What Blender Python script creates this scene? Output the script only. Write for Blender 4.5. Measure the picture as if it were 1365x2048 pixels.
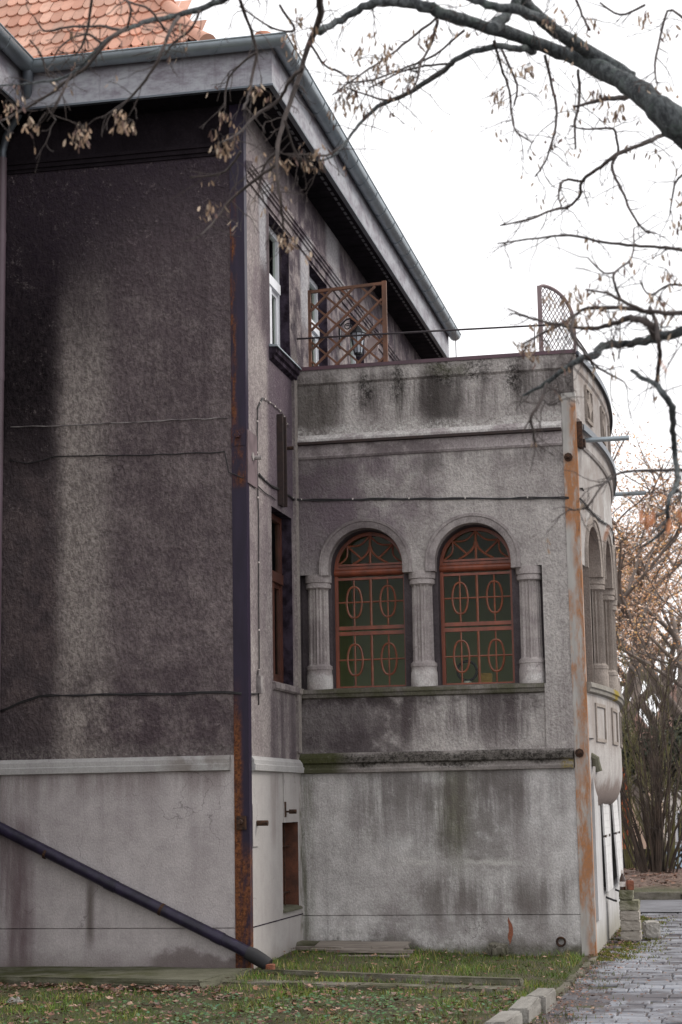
import bpy, math, random
from mathutils import Vector, Matrix
from math import sin, cos, pi, radians, sqrt

for o in list(bpy.data.objects):
    bpy.data.objects.remove(o)
SC = bpy.context.scene
COL = SC.collection

# ------------------------------------------------------------------ camera
CAM = Vector((4.8951, -18.5023, 1.6))
R3 = Vector((0.97821711, 0.20687396, -0.01715966))
U3 = Vector((0.04949099, -0.15214245, 0.98711869))
F3 = Vector((-0.20159844, 0.96646564, 0.15906675))
FPX = 3629.2
cd = bpy.data.cameras.new('camera')
cam = bpy.data.objects.new('camera', cd)
COL.objects.link(cam)
mw = Matrix.Identity(4)
for i in range(3):
    mw[i][0] = R3[i]; mw[i][1] = U3[i]; mw[i][2] = -F3[i]; mw[i][3] = CAM[i]
cam.matrix_world = mw
cd.sensor_fit = 'VERTICAL'
cd.sensor_height = 36.0
cd.lens = FPX / 2048 * 36.0
cd.clip_end = 2000
cd.dof.use_dof = True
cd.dof.focus_distance = 20.0
cd.dof.aperture_fstop = 3.5
SC.camera = cam

# ------------------------------------------------------------------ sky and sun
SUN_EL, SUN_AZ = radians(38), radians(62)     # azimuth clockwise from +Y
w = bpy.data.worlds.new('World'); SC.world = w
w.use_nodes = True
wn = w.node_tree; wn.nodes.clear()
sky = wn.nodes.new('ShaderNodeTexSky'); sky.sky_type = 'NISHITA'
sky.sun_disc = False; sky.sun_elevation = SUN_EL; sky.sun_rotation = SUN_AZ
sky.air_density = 1.0; sky.dust_density = 4.0
hs = wn.nodes.new('ShaderNodeHueSaturation'); hs.inputs['Saturation'].default_value = 0.12
mx = wn.nodes.new('ShaderNodeMix'); mx.data_type = 'RGBA'
mx.inputs[0].default_value = 0.93
mx.inputs[7].default_value = (9.9, 9.85, 10.05, 1)     # even cloud cover
bg = wn.nodes.new('ShaderNodeBackground'); bg.inputs['Strength'].default_value = 0.1
wo = wn.nodes.new('ShaderNodeOutputWorld')
wn.links.new(sky.outputs[0], hs.inputs['Color'])
wn.links.new(hs.outputs[0], mx.inputs[6])
wn.links.new(mx.outputs[2], bg.inputs[0])
wn.links.new(bg.outputs[0], wo.inputs[0])
sl = bpy.data.lights.new('sun', 'SUN'); sl.energy = 1.25; sl.angle = radians(14); sl.color = (1.0, 0.94, 0.86)
so = bpy.data.objects.new('sun', sl); COL.objects.link(so)
sd = Vector((sin(SUN_AZ) * cos(SUN_EL), cos(SUN_AZ) * cos(SUN_EL), sin(SUN_EL)))
so.rotation_euler = (-sd).to_track_quat('-Z', 'Y').to_euler()
SC.view_settings.view_transform = 'Standard'
SC.view_settings.look = 'None'
SC.view_settings.exposure = 0.56
SC.view_settings.gamma = 1.0

RND = random.Random(7)

# ------------------------------------------------------------------ pixel -> world helpers
def ray(px, py):
    return F3 + R3 * ((px - 682.5) / FPX) - U3 * ((py - 1024) / FPX)
def at_depth(px, py, depth):
    return CAM + ray(px, py) * depth
def at_plane(ax, v, px, py):
    d = ray(px, py)
    return CAM + d * ((v - CAM[ax]) / d[ax])

# ------------------------------------------------------------------ object helpers
def tag(o, label=None, cat=None, group=None, kind=None):
    if label: o['label'] = label
    if cat: o['category'] = cat
    if group: o['group'] = group
    if kind: o['kind'] = kind
    return o
def thing(name, label, cat, loc=(0, 0, 0), group=None):
    o = bpy.data.objects.new(name, None); COL.objects.link(o)
    o.location = loc
    o.empty_display_size = 0.2
    return tag(o, label, cat, group)

class MB:
    def __init__(s): s.v = []; s.f = []; s.c = None
    def add(s, verts, faces):
        b = len(s.v); s.v += [tuple(p) for p in verts]
        s.f += [tuple(i + b for i in f) for f in faces]
    def quad(s, a, b, c, d): s.add([a, b, c, d], [(0, 1, 2, 3)])
    def box(s, x0, x1, y0, y1, z0, z1, mp=None):
        P = [(x, y, z) for x in (x0, x1) for y in (y0, y1) for z in (z0, z1)]
        if mp: P = [mp(*p) for p in P]
        s.add(P, [(0, 1, 3, 2), (4, 6, 7, 5), (0, 4, 5, 1), (2, 3, 7, 6), (0, 2, 6, 4), (1, 5, 7, 3)])
    def obox(s, c, ax, ay, az):
        c = Vector(c); ax = Vector(ax); ay = Vector(ay); az = Vector(az)
        P = [c + ax * i + ay * j + az * k for i in (-1, 1) for j in (-1, 1) for k in (-1, 1)]
        s.add(P, [(0, 1, 3, 2), (4, 6, 7, 5), (0, 4, 5, 1), (2, 3, 7, 6), (0, 2, 6, 4), (1, 5, 7, 3)])
    def bar(s, a, b, wx, wy, up=(0, 0, 1)):
        a = Vector(a); b = Vector(b); d = (b - a)
        L = d.length; d.normalize()
        x = d.cross(Vector(up))
        if x.length < 1e-4: x = d.cross(Vector((0, 1, 0)))
        x.normalize(); y = x.cross(d)
        s.obox((a + b) / 2, x * wx / 2, y * wy / 2, d * L / 2)
    def tube(s, pts, rad, n=8, cap=True):
        pts = [Vector(p) for p in pts]
        if not isinstance(rad, (list, tuple)): rad = [rad] * len(pts)
        b = len(s.v); prev = None
        for i, p in enumerate(pts):
            if i == 0: d = pts[1] - pts[0]
            elif i == len(pts) - 1: d = pts[-1] - pts[-2]
            else: d = (pts[i + 1] - pts[i]).normalized() + (pts[i] - pts[i - 1]).normalized()
            if d.length < 1e-9: d = Vector((0, 0, 1))
            d.normalize()
            if prev is None:
                x = d.cross(Vector((0, 0, 1)))
                if x.length < 1e-3: x = d.cross(Vector((1, 0, 0)))
            else:
                x = prev - d * prev.dot(d)
                if x.length < 1e-4: x = d.cross(Vector((0.3, 0.5, 0.8)))
            x.normalize(); prev = x; y = d.cross(x)
            for k in range(n):
                a = 2 * pi * k / n
                s.v.append(tuple(p + (x * cos(a) + y * sin(a)) * rad[i]))
        for i in range(len(pts) - 1):
            for k in range(n):
                k2 = (k + 1) % n
                s.f.append((b + i * n + k, b + i * n + k2, b + (i + 1) * n + k2, b + (i + 1) * n + k))
        if cap:
            s.f.append(tuple(b + k for k in reversed(range(n))))
            e = b + (len(pts) - 1) * n
            s.f.append(tuple(e + k for k in range(n)))
    def lathe(s, c, prof, n=24, axis='z', flute=None):
        b = len(s.v); c = Vector(c); m = len(prof)
        for (r, h) in prof:
            for k in range(n):
                a = 2 * pi * k / n
                rr = r
                if flute and flute[0] <= h <= flute[1]:
                    rr = r - flute[2] * abs(cos(a * flute[3] / 2)) ** 0.6
                if axis == 'z': p = (rr * cos(a), rr * sin(a), h)
                elif axis == 'x': p = (h, rr * cos(a), rr * sin(a))
                else: p = (rr * cos(a), h, rr * sin(a))
                s.v.append(tuple(c + Vector(p)))
        for i in range(m - 1):
            for k in range(n):
                k2 = (k + 1) % n
                s.f.append((b + i * n + k, b + i * n + k2, b + (i + 1) * n + k2, b + (i + 1) * n + k))
        s.f.append(tuple(b + k for k in reversed(range(n))))
        s.f.append(tuple(b + (m - 1) * n + k for k in range(n)))
    def patch(s, mp, us, zs, d=0.0):
        b = len(s.v); nz = len(zs)
        for u in us:
            for z in zs: s.v.append(tuple(mp(u, z, d)))
        for i in range(len(us) - 1):
            for j in range(nz - 1):
                s.f.append((b + i * nz + j, b + (i + 1) * nz + j, b + (i + 1) * nz + j + 1, b + i * nz + j + 1))
    def sweep(s, mp, us, prof):
        """closed profile [(d, z)] swept along us, capped at both ends"""
        b = len(s.v); n = len(prof)
        for u in us:
            for (d, z) in prof: s.v.append(tuple(mp(u, z, d)))
        for i in range(len(us) - 1):
            for k in range(n):
                k2 = (k + 1) % n
                s.f.append((b + i * n + k, b + i * n + k2, b + (i + 1) * n + k2, b + (i + 1) * n + k))
        s.f.append(tuple(b + k for k in range(n)))
        s.f.append(tuple(b + (len(us) - 1) * n + k for k in reversed(range(n))))
    def build(s, name, mat, parent=None, smooth=False, label=None, fix=True, cols=None, kind=None):
        me = bpy.data.meshes.new(name)
        me.from_pydata(s.v, [], s.f)
        me.validate()
        if fix:
            import bmesh
            bm = bmesh.new(); bm.from_mesh(me)
            bmesh.ops.recalc_face_normals(bm, faces=bm.faces)
            bm.to_mesh(me); bm.free()
        if smooth:
            me.polygons.foreach_set('use_smooth', [True] * len(me.polygons))
            if smooth == 'auto':
                try: me.set_sharp_from_angle(angle=radians(38))
                except Exception: pass
        if cols:
            a = me.color_attributes.new('tint', 'FLOAT_COLOR', 'POINT')
            a.data.foreach_set('color', [x for c in cols for x in c])
        me.materials.append(mat)
        o = bpy.data.objects.new(name, me); COL.objects.link(o)
        if parent is not None:
            o.parent = parent
            par = parent; off = Vector((0, 0, 0))
            while par is not None:
                off += par.location; par = par.parent
            if off.length > 0:
                o.data.transform(Matrix.Translation(-off))
        if label: o['label'] = label
        if kind: o['kind'] = kind
        return o

def lin(a, b, n): return [a + (b - a) * i / n for i in range(n + 1)]

# ------------------------------------------------------------------ material helpers
class NT:
    def __init__(s, name):
        s.m = bpy.data.materials.new(name); s.m.use_nodes = True
        s.t = s.m.node_tree; s.t.nodes.clear()
        s.out = s.t.nodes.new('ShaderNodeOutputMaterial')
        s.b = s.t.nodes.new('ShaderNodeBsdfPrincipled')
        s.t.links.new(s.b.outputs[0], s.out.inputs[0])
        s._pos = None
    def n(s, t, **k):
        x = s.t.nodes.new(t)
        for a, v in k.items(): setattr(x, a, v)
        return x
    def l(s, a, b): s.t.links.new(a, b)
    def setin(s, sock, v):
        if hasattr(v, 'is_output'): s.l(v, sock)
        else: sock.default_value = v
    def pos(s):
        if s._pos is None:
            s._pos = s.n('ShaderNodeNewGeometry').outputs['Position']
        return s._pos
    def xyz(s):
        if not hasattr(s, '_xyz'):
            sp = s.n('ShaderNodeSeparateXYZ'); s.l(s.pos(), sp.inputs[0]); s._xyz = sp.outputs
        return s._xyz
    def math(s, op, a, b=0.0, clamp=False):
        x = s.n('ShaderNodeMath', operation=op); x.use_clamp = clamp
        s.setin(x.inputs[0], a); s.setin(x.inputs[1], b)
        return x.outputs[0]
    def noise(s, scale, detail=4, rough=0.55, vec=None, stretch=None, off=(0, 0, 0)):
        x = s.n('ShaderNodeTexNoise')
        x.inputs['Scale'].default_value = scale; x.inputs['Detail'].default_value = detail
        x.inputs['Roughness'].default_value = rough
        v = vec if vec is not None else s.pos()
        mpg = s.n('ShaderNodeMapping')
        mpg.inputs['Scale'].default_value = stretch or (1, 1, 1)
        mpg.inputs['Location'].default_value = off
        s.l(v, mpg.inputs[0]); s.l(mpg.outputs[0], x.inputs['Vector'])
        return x.outputs[0]
    def ramp(s, v, a, b, smooth=True):
        x = s.n('ShaderNodeMapRange')
        x.interpolation_type = 'SMOOTHSTEP' if smooth else 'LINEAR'
        s.setin(x.inputs[0], v)
        x.inputs[1].default_value = a; x.inputs[2].default_value = b
        return x.outputs[0]
    def mix(s, f, a, b, mode='MIX'):
        x = s.n('ShaderNodeMix', data_type='RGBA', blend_type=mode)
        s.setin(x.inputs[0], f)
        for i, c in ((6, a), (7, b)):
            if hasattr(c, 'is_output'): s.l(c, x.inputs[i])
            else: x.inputs[i].default_value = (*c[:3], 1)
        return x.outputs[2]
    def bump(s, h, strength, dist):
        x = s.n('ShaderNodeBump')
        x.inputs['Strength'].default_value = strength; x.inputs['Distance'].default_value = dist
        s.l(h, x.inputs['Height'])
        s.l(x.outputs[0], s.b.inputs['Normal'])
    def color(s, c): s.setin(s.b.inputs['Base Color'], c if hasattr(c, 'is_output') else (*c[:3], 1))
    def rough(s, r): s.setin(s.b.inputs['Roughness'], r)
    def softbox(s, axis, u0, u1, z0, z1, su, sz, wob=0.1, freq=2.5):
        X = s.xyz()
        u = X['XYZ'.index(axis)]; z = X[2]
        if wob:
            if not hasattr(s, '_wob'):
                s._wob = (s.math('SUBTRACT', s.noise(freq, 5, 0.6), 0.5), s.math('SUBTRACT', s.noise(freq * 0.8, 5, 0.6, off=(3, 7, 1)), 0.5))
            u = s.math('ADD', u, s.math('MULTIPLY', s._wob[0], wob * 2))
            z = s.math('ADD', z, s.math('MULTIPLY', s._wob[1], wob * 4))
        a = s.ramp(u, u0 - su / 2, u0 + su / 2); b = s.ramp(u, u1 + su / 2, u1 - su / 2)
        c = s.ramp(z, z0 - sz / 2, z0 + sz / 2); d = s.ramp(z, z1 + sz / 2, z1 - sz / 2)
        return s.math('MULTIPLY', s.math('MULTIPLY', a, b), s.math('MULTIPLY', c, d))

def simple(name, c1, c2=None, rough=0.6, metal=0.0, scale=6, bump=0.0, bscale=60, stretch=None, spec=None):
    t = NT(name)
    c2 = c2 or tuple(x * 0.75 for x in c1)
    t.color(t.mix(t.ramp(t.noise(scale, 5, stretch=stretch), 0.3, 0.7), c1, c2))
    t.rough(rough); t.b.inputs['Metallic'].default_value = metal
    if spec is not None: t.b.inputs['Specular IOR Level'].default_value = spec
    if bump: t.bump(t.noise(bscale, 4, stretch=stretch), bump, 0.02)
    return t.m

def stucco(name, base, dark, axis, amt=0.6, streak=0.5, stains=(), grain=38, bump=0.7, dist=0.02, speck=0.25):
    """stains: (colour, strength, u0,u1,z0,z1, soft_u, soft_z, wobble, streaky)"""
    t = NT(name)
    blot = t.ramp(t.noise(0.8, 10, 0.72), 0.38, 0.66)
    c = t.mix(t.math('MULTIPLY', blot, amt), base, dark)
    mott = t.ramp(t.noise(5.0, 9, 0.75, off=(7, 3, 2)), 0.44, 0.62)
    c = t.mix(t.math('MULTIPLY', mott, amt * 0.4), c, tuple(x * 0.8 for x in dark))
    sn = t.noise(1.0, 8, 0.7, stretch=(3.6, 3.6, 0.32), off=(2, 5, 0))
    sn2 = t.noise(1.0, 5, 0.7, stretch=(24, 24, 0.9), off=(9, 5, 3))
    sk = t.ramp(sn, 0.48, 0.74)
    c = t.mix(t.math('MULTIPLY', sk, streak), c, dark)
    c = t.mix(t.math('MULTIPLY', t.math('MULTIPLY', t.ramp(sn2, 0.5, 0.72), t.ramp(sn, 0.35, 0.6)), streak * 0.6), c, tuple(x * 0.7 for x in dark))
    grainn = t.noise(grain * 1.2, 6, 0.78, off=(1, 1, 1))
    fine = t.noise(grain * 0.3, 7, 0.75, off=(5, 2, 1))
    vo = t.n('ShaderNodeTexVoronoi', feature='DISTANCE_TO_EDGE'); vo.inputs['Scale'].default_value = 0.75
    wob = t.n('ShaderNodeVectorMath', operation='ADD'); wn_ = t.n('ShaderNodeTexNoise'); wn_.inputs['Scale'].default_value = 2.2; wn_.inputs['Detail'].default_value = 6
    t.l(t.pos(), wn_.inputs['Vector']); t.l(t.pos(), wob.inputs[0])
    wsc = t.n('ShaderNodeVectorMath', operation='SCALE'); wsc.inputs['Scale'].default_value = 0.9; t.l(wn_.outputs['Color'], wsc.inputs[0]); t.l(wsc.outputs[0], wob.inputs[1]); t.l(wob.outputs[0], vo.inputs['Vector'])
    lo = t.ramp(t.noise(0.45, 8, 0.7, off=(13, 8, 5)), 0.54, 0.66)
    c = t.mix(t.math('MULTIPLY', lo, amt * 0.5), c, tuple(x * 0.62 for x in dark))
    hi = t.ramp(t.noise(1.7, 9, 0.75, off=(21, 4, 9)), 0.56, 0.68)
    c = t.mix(t.math('MULTIPLY', hi, amt * 0.35), c, tuple(min(0.8, x * 1.28) for x in base))
    crack = t.math('MULTIPLY', t.ramp(vo.outputs['Distance'], 0.0045, 0.001), t.ramp(t.noise(0.7, 3, off=(11, 2, 8)), 0.5, 0.6))
    c = t.mix(t.math('MULTIPLY', crack, 0.5), c, tuple(x * 0.35 for x in dark))
    for (col, k, u0, u1, z0, z1, su, sz, wob, stre) in stains:
        m = t.softbox(axis, u0, u1, z0, z1, su, sz, wob)
        if stre == 'streak':
            m = t.math('MULTIPLY', m, t.ramp(sn, 0.36, 0.6))
        elif stre == 'fleck':
            m = t.math('MULTIPLY', m, t.ramp(t.noise(26, 6, 0.8), 0.40, 0.62))
        elif stre == 'patch':
            m = t.math('MULTIPLY', m, t.ramp(t.noise(3.2, 5, 0.65, off=(4, 4, 4)), 0.38, 0.6))
        c = t.mix(t.math('MULTIPLY', m, k, True), c, col)
    lumpc = t.noise(grain * 0.85, 3, 0.6, stretch=(1.25, 1.25, 0.8), off=(2, 9, 4))
    gm = t.ramp(t.math('ADD', t.math('MULTIPLY', grainn, 0.5), t.math('MULTIPLY', lumpc, 0.5)), 0.40, 0.60)
    c = t.mix(t.math('MULTIPLY', t.math('SUBTRACT', 1.0, gm), speck), c, tuple(x * 0.45 for x in dark))
    c = t.mix(t.math('MULTIPLY', t.ramp(t.math('ADD', t.math('MULTIPLY', fine, .5), t.math('MULTIPLY', grainn, .5)), 0.54, 0.68), speck * 0.8), c, tuple(min(1, x * 1.5) for x in base))
    t.color(c); t.rough(0.95); t.b.inputs['Specular IOR Level'].default_value = 0.04
    lump = t.noise(grain * 0.85, 3, 0.6, stretch=(1.25, 1.25, 0.8), off=(2, 9, 4))
    h = t.math('ADD', t.math('MULTIPLY', lump, 1.0), t.math('ADD', t.math('MULTIPLY', grainn, 0.5), t.math('MULTIPLY', fine, 0.7)))
    t.bump(h, bump, dist)
    return t.m

SOOT_SHADE = (0.007, 0.0055, 0.0075); MOSS = (0.055, 0.06, 0.02); BLACK = (0.012, 0.011, 0.01)  # the soot black also serves for painted-in shade
PALE = (0.55, 0.52, 0.49); LICH = (0.32, 0.24, 0.03)

M = {}
M['wall_a'] = stucco('roughcast_front', (0.345, 0.288, 0.282), (0.14, 0.11, 0.12), 'X', 0.6, 0.35, [
    ((0.52, 0.46, 0.42), 0.75, -2.12, -1.55, 1.5, 7.1, 0.38, 2.4, 0.12, None),
    ((0.49, 0.43, 0.39), 0.5, -2.10, -1.86, 1.5, 6.2, 0.16, 2.2, 0.06, 'streak'),
    ((0.045, 0.035, 0.042), 0.72, -3.2, -2.12, 1.5, 10, 0.24, 0.5, 0.10, None),
    (SOOT_SHADE, 0.9, -3.2, -2.16, 5.3, 10, 0.30, 1.8, 0.12, None),
    (SOOT_SHADE, 0.97, -4, 1.2, 8.15, 12, 0.5, 1.7, 0.18, None),  # soot plus eave and wing shade painted in, blackening towards the top
    (SOOT_SHADE, 0.85, -4, -1.45, 7.0, 12, 1.2, 2.4, 0.2, None),
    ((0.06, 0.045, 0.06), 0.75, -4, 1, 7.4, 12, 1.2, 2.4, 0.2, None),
    ((0.20, 0.155, 0.15), 0.6, -3.2, -2.12, 2.6, 5.2, 0.2, 0.8, 0.15, 'patch'),
    ((0.085, 0.062, 0.072), 0.7, -2.0, -0.1, 2.1, 3.0, 0.5, 0.7, 0.16, 'patch'),
    ((0.13, 0.098, 0.11), 0.5, -1.6, -0.1, 2.1, 8.0, 0.9, 0.5, 0.2, 'patch'),
    ((0.09, 0.068, 0.075), 0.4, -1.4, -0.1, 4.0, 8.0, 0.9, 1.5, 0.2, 'streak'),
    ((0.33, 0.3, 0.28), 0.7, -3, 0.1, 1.9, 2.24, 0.1, 0.16, 0.08, 'fleck')],
    grain=24, bump=1.0, dist=0.06, speck=0.5)
M['frieze'] = stucco('dark_frieze', (0.024, 0.019, 0.023), (0.009, 0.007, 0.009), 'X', 0.8, 0.3, grain=50, bump=0.4)  # near-black render for the frieze and front string course
M['plinth_a'] = stucco('plinth_front', (0.54, 0.50, 0.495), (0.28, 0.245, 0.25), 'X', 0.5, 0.35, [
    ((0.13, 0.085, 0.095), 0.8, -2.75, -2.38, -0.6, 1.5, 0.25, 0.9, 0.12, 'streak'),
    ((0.14, 0.10, 0.105), 0.45, -2.68, -2.42, -0.6, 1.3, 0.22, 1.0, 0.12, None),
    ((0.19, 0.15, 0.15), 0.5, -2.9, -2.6, -0.5, 1.9, 0.2, 0.4, 0.05, 'streak'),
    ((0.10, 0.08, 0.07), 0.8, -1.77, -1.69, 0.2, 0.85, 0.07, 0.4, 0.02, None),
    ((0.13, 0.10, 0.095), 0.7, -1.05, -0.1, -0.5, 0.12, 0.22, 0.08, 0.16, None),
    ((0.17, 0.13, 0.125), 0.5, -3, 0.1, 1.75, 2.2, 0.1, 0.3, 0.05, 'streak'),
    ((0.16, 0.13, 0.12), 0.55, -3, 0.1, -0.6, 0.05, 0.1, 0.35, 0.06, None)],
    grain=60, bump=0.5, dist=0.016, speck=0.22)
M['mould_a'] = stucco('pale_plinth_moulding', (0.47, 0.46, 0.45), (0.3, 0.28, 0.28), 'X', 0.4, 0.4, [
    ((0.16, 0.13, 0.11), 0.6, -0.9, -0.1, 1.9, 2.2, 0.5, 0.1, 0.1, 'patch')], grain=60, bump=0.4, dist=0.012, speck=0.2)
M['wall_b'] = stucco('roughcast_side', (0.44, 0.395, 0.375), (0.17, 0.13, 0.15), 'Y', 0.7, 0.55, [
    ((0.10, 0.075, 0.10), 0.8, 1.0, 2.45, 4.9, 7.0, 0.25, 0.6, 0.06, None),
    ((0.10, 0.08, 0.09), 0.75, 0.95, 2.5, 1.7, 2.9, 0.2, 0.4, 0.06, 'streak'),
    ((0.07, 0.055, 0.065), 0.8, 0.75, 1.2, 6.9, 8.7, 0.3, 0.4, 0.1, None),
    ((0.06, 0.048, 0.062), 0.9, 2.05, 12, 6.4, 9.5, 0.3, 0.8, 0.2, 'patch'),
    ((0.10, 0.08, 0.10), 0.6, 0.9, 12, 8.5, 9.5, 0.3, 0.8, 0.2, 'streak'),
    (SOOT_SHADE, 0.85, -1, 14, 9.15, 10, 0.2, 0.5, 0.05, None),  # near-black band at the top of the side wall
    ((0.52, 0.52, 0.54), 0.75, 0.7, 1.0, 7.7, 8.7, 0.12, 0.3, 0.05, None),
    ((0.55, 0.55, 0.57), 0.7, 2.75, 3.2, 7.5, 8.6, 0.15, 0.4, 0.05, None),
    ((0.45, 0.44, 0.45), 0.7, 4.3, 5.1, 8.5, 9.6, 0.3, 0.3, 0.05, None),
    ((0.42, 0.38, 0.34), 0.8, 2.2, 2.5, 0, 7.0, 0.08, 0.3, 0.03, None)],
    grain=36, bump=0.8, dist=0.03, speck=0.45)
M['plinth_b'] = stucco('plinth_side', (0.46, 0.435, 0.42), (0.33, 0.3, 0.29), 'Y', 0.4, 0.45, [
    ((0.24, 0.20, 0.19), 0.6, 0.9, 1.3, 1.2, 2.0, 0.15, 0.4, 0.05, 'streak'),
    (MOSS, 0.7, 2.3, 2.5, -0.4, 1.9, 0.12, 0.6, 0.05, 'patch'),
    ((0.2, 0.17, 0.13), 0.5, -1, 3, -0.5, 0.02, 0.1, 0.25, 0.08, None)], grain=70, bump=0.25, dist=0.01, speck=0.15)
M['wall_v'] = stucco('roughcast_veranda', (0.64, 0.60, 0.57), (0.22, 0.185, 0.185), 'X', 0.62, 0.48, [
    ((0.05, 0.04, 0.045), 0.75, -0.2, 0.65, 4.95, 5.75, 0.7, 0.5, 0.2, 'patch'),
    ((0.15, 0.12, 0.135), 0.7, -0.3, 0.75, 4.3, 5.75, 0.5, 0.5, 0.2, None),
    ((0.085, 0.068, 0.072), 0.75, -0.2, 1.35, 1.9, 2.9, 0.5, 0.5, 0.2, 'patch'),
    ((0.07, 0.055, 0.062), 0.72, -0.2, 0.9, 2.1, 2.85, 0.35, 0.4, 0.14, None),
    ((0.09, 0.072, 0.075), 0.85, 1.2, 2.8, 2.3, 2.95, 0.1, 0.5, 0.05, 'streak'),
    ((0.05, 0.04, 0.04), 0.7, -0.1, 2.9, 2.68, 2.86, 0.1, 0.14, 0.12, 'patch'),
    ((0.06, 0.05, 0.052), 0.6, -0.1, 3.2, 5.52, 5.74, 0.1, 0.2, 0.14, 'streak'),
    ((0.06, 0.05, 0.048), 0.8, -0.3, 3.4, 6.15, 6.70, 0.1, 0.4, 0.1, 'streak'),
    ((0.045, 0.04, 0.032), 0.85, 1.17, 1.40, 6.05, 6.66, 0.22, 0.4, 0.10, 'streak'),
    ((0.05, 0.043, 0.04), 0.85, 1.55, 1.97, 6.0, 6.66, 0.26, 0.4, 0.10, None),
    ((0.07, 0.06, 0.05), 0.7, -0.3, 0.55, 6.0, 6.66, 0.3, 0.4, 0.12, None),
    (BLACK, 0.95, 0.76, 0.96, 6.36, 6.70, 0.16, 0.2, 0.12, 'fleck'),
    (BLACK, 0.9, 1.16, 1.34, 6.40, 6.8, 0.16, 0.2, 0.12, 'fleck'),
    (BLACK, 0.9, 1.6, 1.95, 6.5, 6.85, 0.15, 0.14, 0.12, 'fleck'),
    (BLACK, 0.9, 2.05, 2.4, 6.54, 6.85, 0.15, 0.14, 0.12, 'fleck'),
    (BLACK, 0.95, 2.56, 2.76, 6.32, 6.80, 0.14, 0.24, 0.12, 'fleck'),
    (MOSS, 0.6, 1.6, 2.1, 6.62, 6.8, 0.2, 0.05, 0.1, 'patch'),
    ((0.70, 0.68, 0.65), 0.95, -0.1, 3.3, 5.84, 6.08, 0.05, 0.16, 0.12, 'fleck'),
    ((0.2, 0.155, 0.18), 0.7, 0.1, 1.6, 4.6, 5.7, 0.8, 0.4, 0.2, 'patch')],
    grain=34, bump=1.0, dist=0.032, speck=0.28)
M['ledge_v'] = stucco('ledge_render', (0.45, 0.41, 0.40), (0.22, 0.18, 0.19), 'X', 0.6, 0.35, [
    ((0.72, 0.70, 0.67), 0.85, -0.1, 3.4, 5.90, 6.1, 0.05, 0.03, 0.02, 'patch'),
    ((0.10, 0.08, 0.085), 0.7, -0.1, 1.9, 5.66, 5.88, 0.6, 0.05, 0.1, 'patch')], grain=40, bump=0.6, dist=0.015, speck=0.4)
M['plinth_v'] = stucco('plinth_veranda', (0.68, 0.66, 0.645), (0.26, 0.23, 0.225), 'X', 0.6, 0.42, [
    ((0.055, 0.052, 0.034), 0.85, 1.60, 2.0, 0.95, 2.1, 0.35, 0.7, 0.12, 'streak'),
    ((0.095, 0.10, 0.028), 0.8, 1.68, 1.96, 1.1, 2.1, 0.36, 1.1, 0.14, None),
    ((0.085, 0.082, 0.05), 0.7, 0.76, 0.88, 1.0, 2.0, 0.14, 0.4, 0.06, 'patch'),
    ((0.10, 0.085, 0.08), 0.8, 0.6, 3.0, 1.3, 2.1, 0.5, 1.0, 0.15, 'streak'),
    ((0.13, 0.115, 0.105), 0.6, 1.4, 2.45, 0.7, 2.1, 0.5, 0.5, 0.15, 'patch'),
    ((0.11, 0.095, 0.085), 0.75, 1.3, 3.3, 0.25, 0.75, 0.6, 0.4, 0.1, 'streak'),
    ((0.17, 0.145, 0.14), 0.5, 0.6, 2.9, 0.05, 0.6, 0.7, 0.3, 0.2, 'patch'),
    (MOSS, 0.8, -0.2, 0.12, 0.0, 2.0, 0.16, 0.6, 0.06, 'streak'),
    ((0.045, 0.04, 0.028), 0.85, -0.2, 1.0, -0.2, 0.15, 0.6, 0.2, 0.10, 'patch'),
    ((0.62, 0.60, 0.57), 0.8, 0.75, 2.6, 0.90, 0.96, 0.5, 0.08, 0.07, 'patch'),
    ((0.10, 0.085, 0.07), 0.8, -0.2, 3.5, -0.3, 0.06, 0.1, 0.25, 0.14, 'patch'), (MOSS, 0.6, -0.2, 3.5, -0.3, -0.02, 0.1, 0.14, 0.1, None)],
    grain=48, bump=0.7, dist=0.02, speck=0.25)
M['mossy'] = stucco('mossy_moulding', (0.36, 0.33, 0.31), (0.14, 0.12, 0.115), 'X', 0.7, 0.3, [
    ((0.04, 0.036, 0.026), 0.6, -0.2, 3.3, 2.05, 2.17, 0.1, 0.06, 0.04, None), ((0.012, 0.011, 0.009), 0.9, -0.2, 3.3, 2.03, 2.19, 0.1, 0.06, 0.06, 'fleck'),
    (MOSS, 0.85, -0.2, 0.5, 1.9, 2.3, 0.3, 0.1, 0.1, None),
    (LICH, 0.85, 3.06, 3.2, 1.95, 2.06, 0.08, 0.06, 0.03, 'fleck')], grain=40, bump=0.7)
M['sill_v'] = stucco('sill_render', (0.22, 0.2, 0.18), (0.06, 0.052, 0.048), 'X', 0.7, 0.3, [
    (MOSS, 0.6, -0.1, 3, 2.8, 2.95, 0.2, 0.05, 0.1, 'patch')], grain=40, bump=0.5)
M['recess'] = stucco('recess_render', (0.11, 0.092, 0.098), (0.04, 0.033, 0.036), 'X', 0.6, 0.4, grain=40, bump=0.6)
M['column'] = stucco('column_render', (0.55, 0.5, 0.48), (0.17, 0.14, 0.145), 'X', 0.6, 0.5, [
    ((0.68, 0.66, 0.64), 0.9, -1, 4, 2.9, 3.12, 0.1, 0.1, 0.1, 'patch'),
    ((0.2, 0.17, 0.17), 0.5, -1, 0.3, 2.9, 4.4, 0.1, 0.1, 0.1, 'patch')], grain=55, bump=0.6)
M['archivolt'] = stucco('archivolt_render', (0.45, 0.41, 0.395), (0.13, 0.105, 0.11), 'X', 0.8, 0.4, grain=48, bump=0.5)
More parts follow.
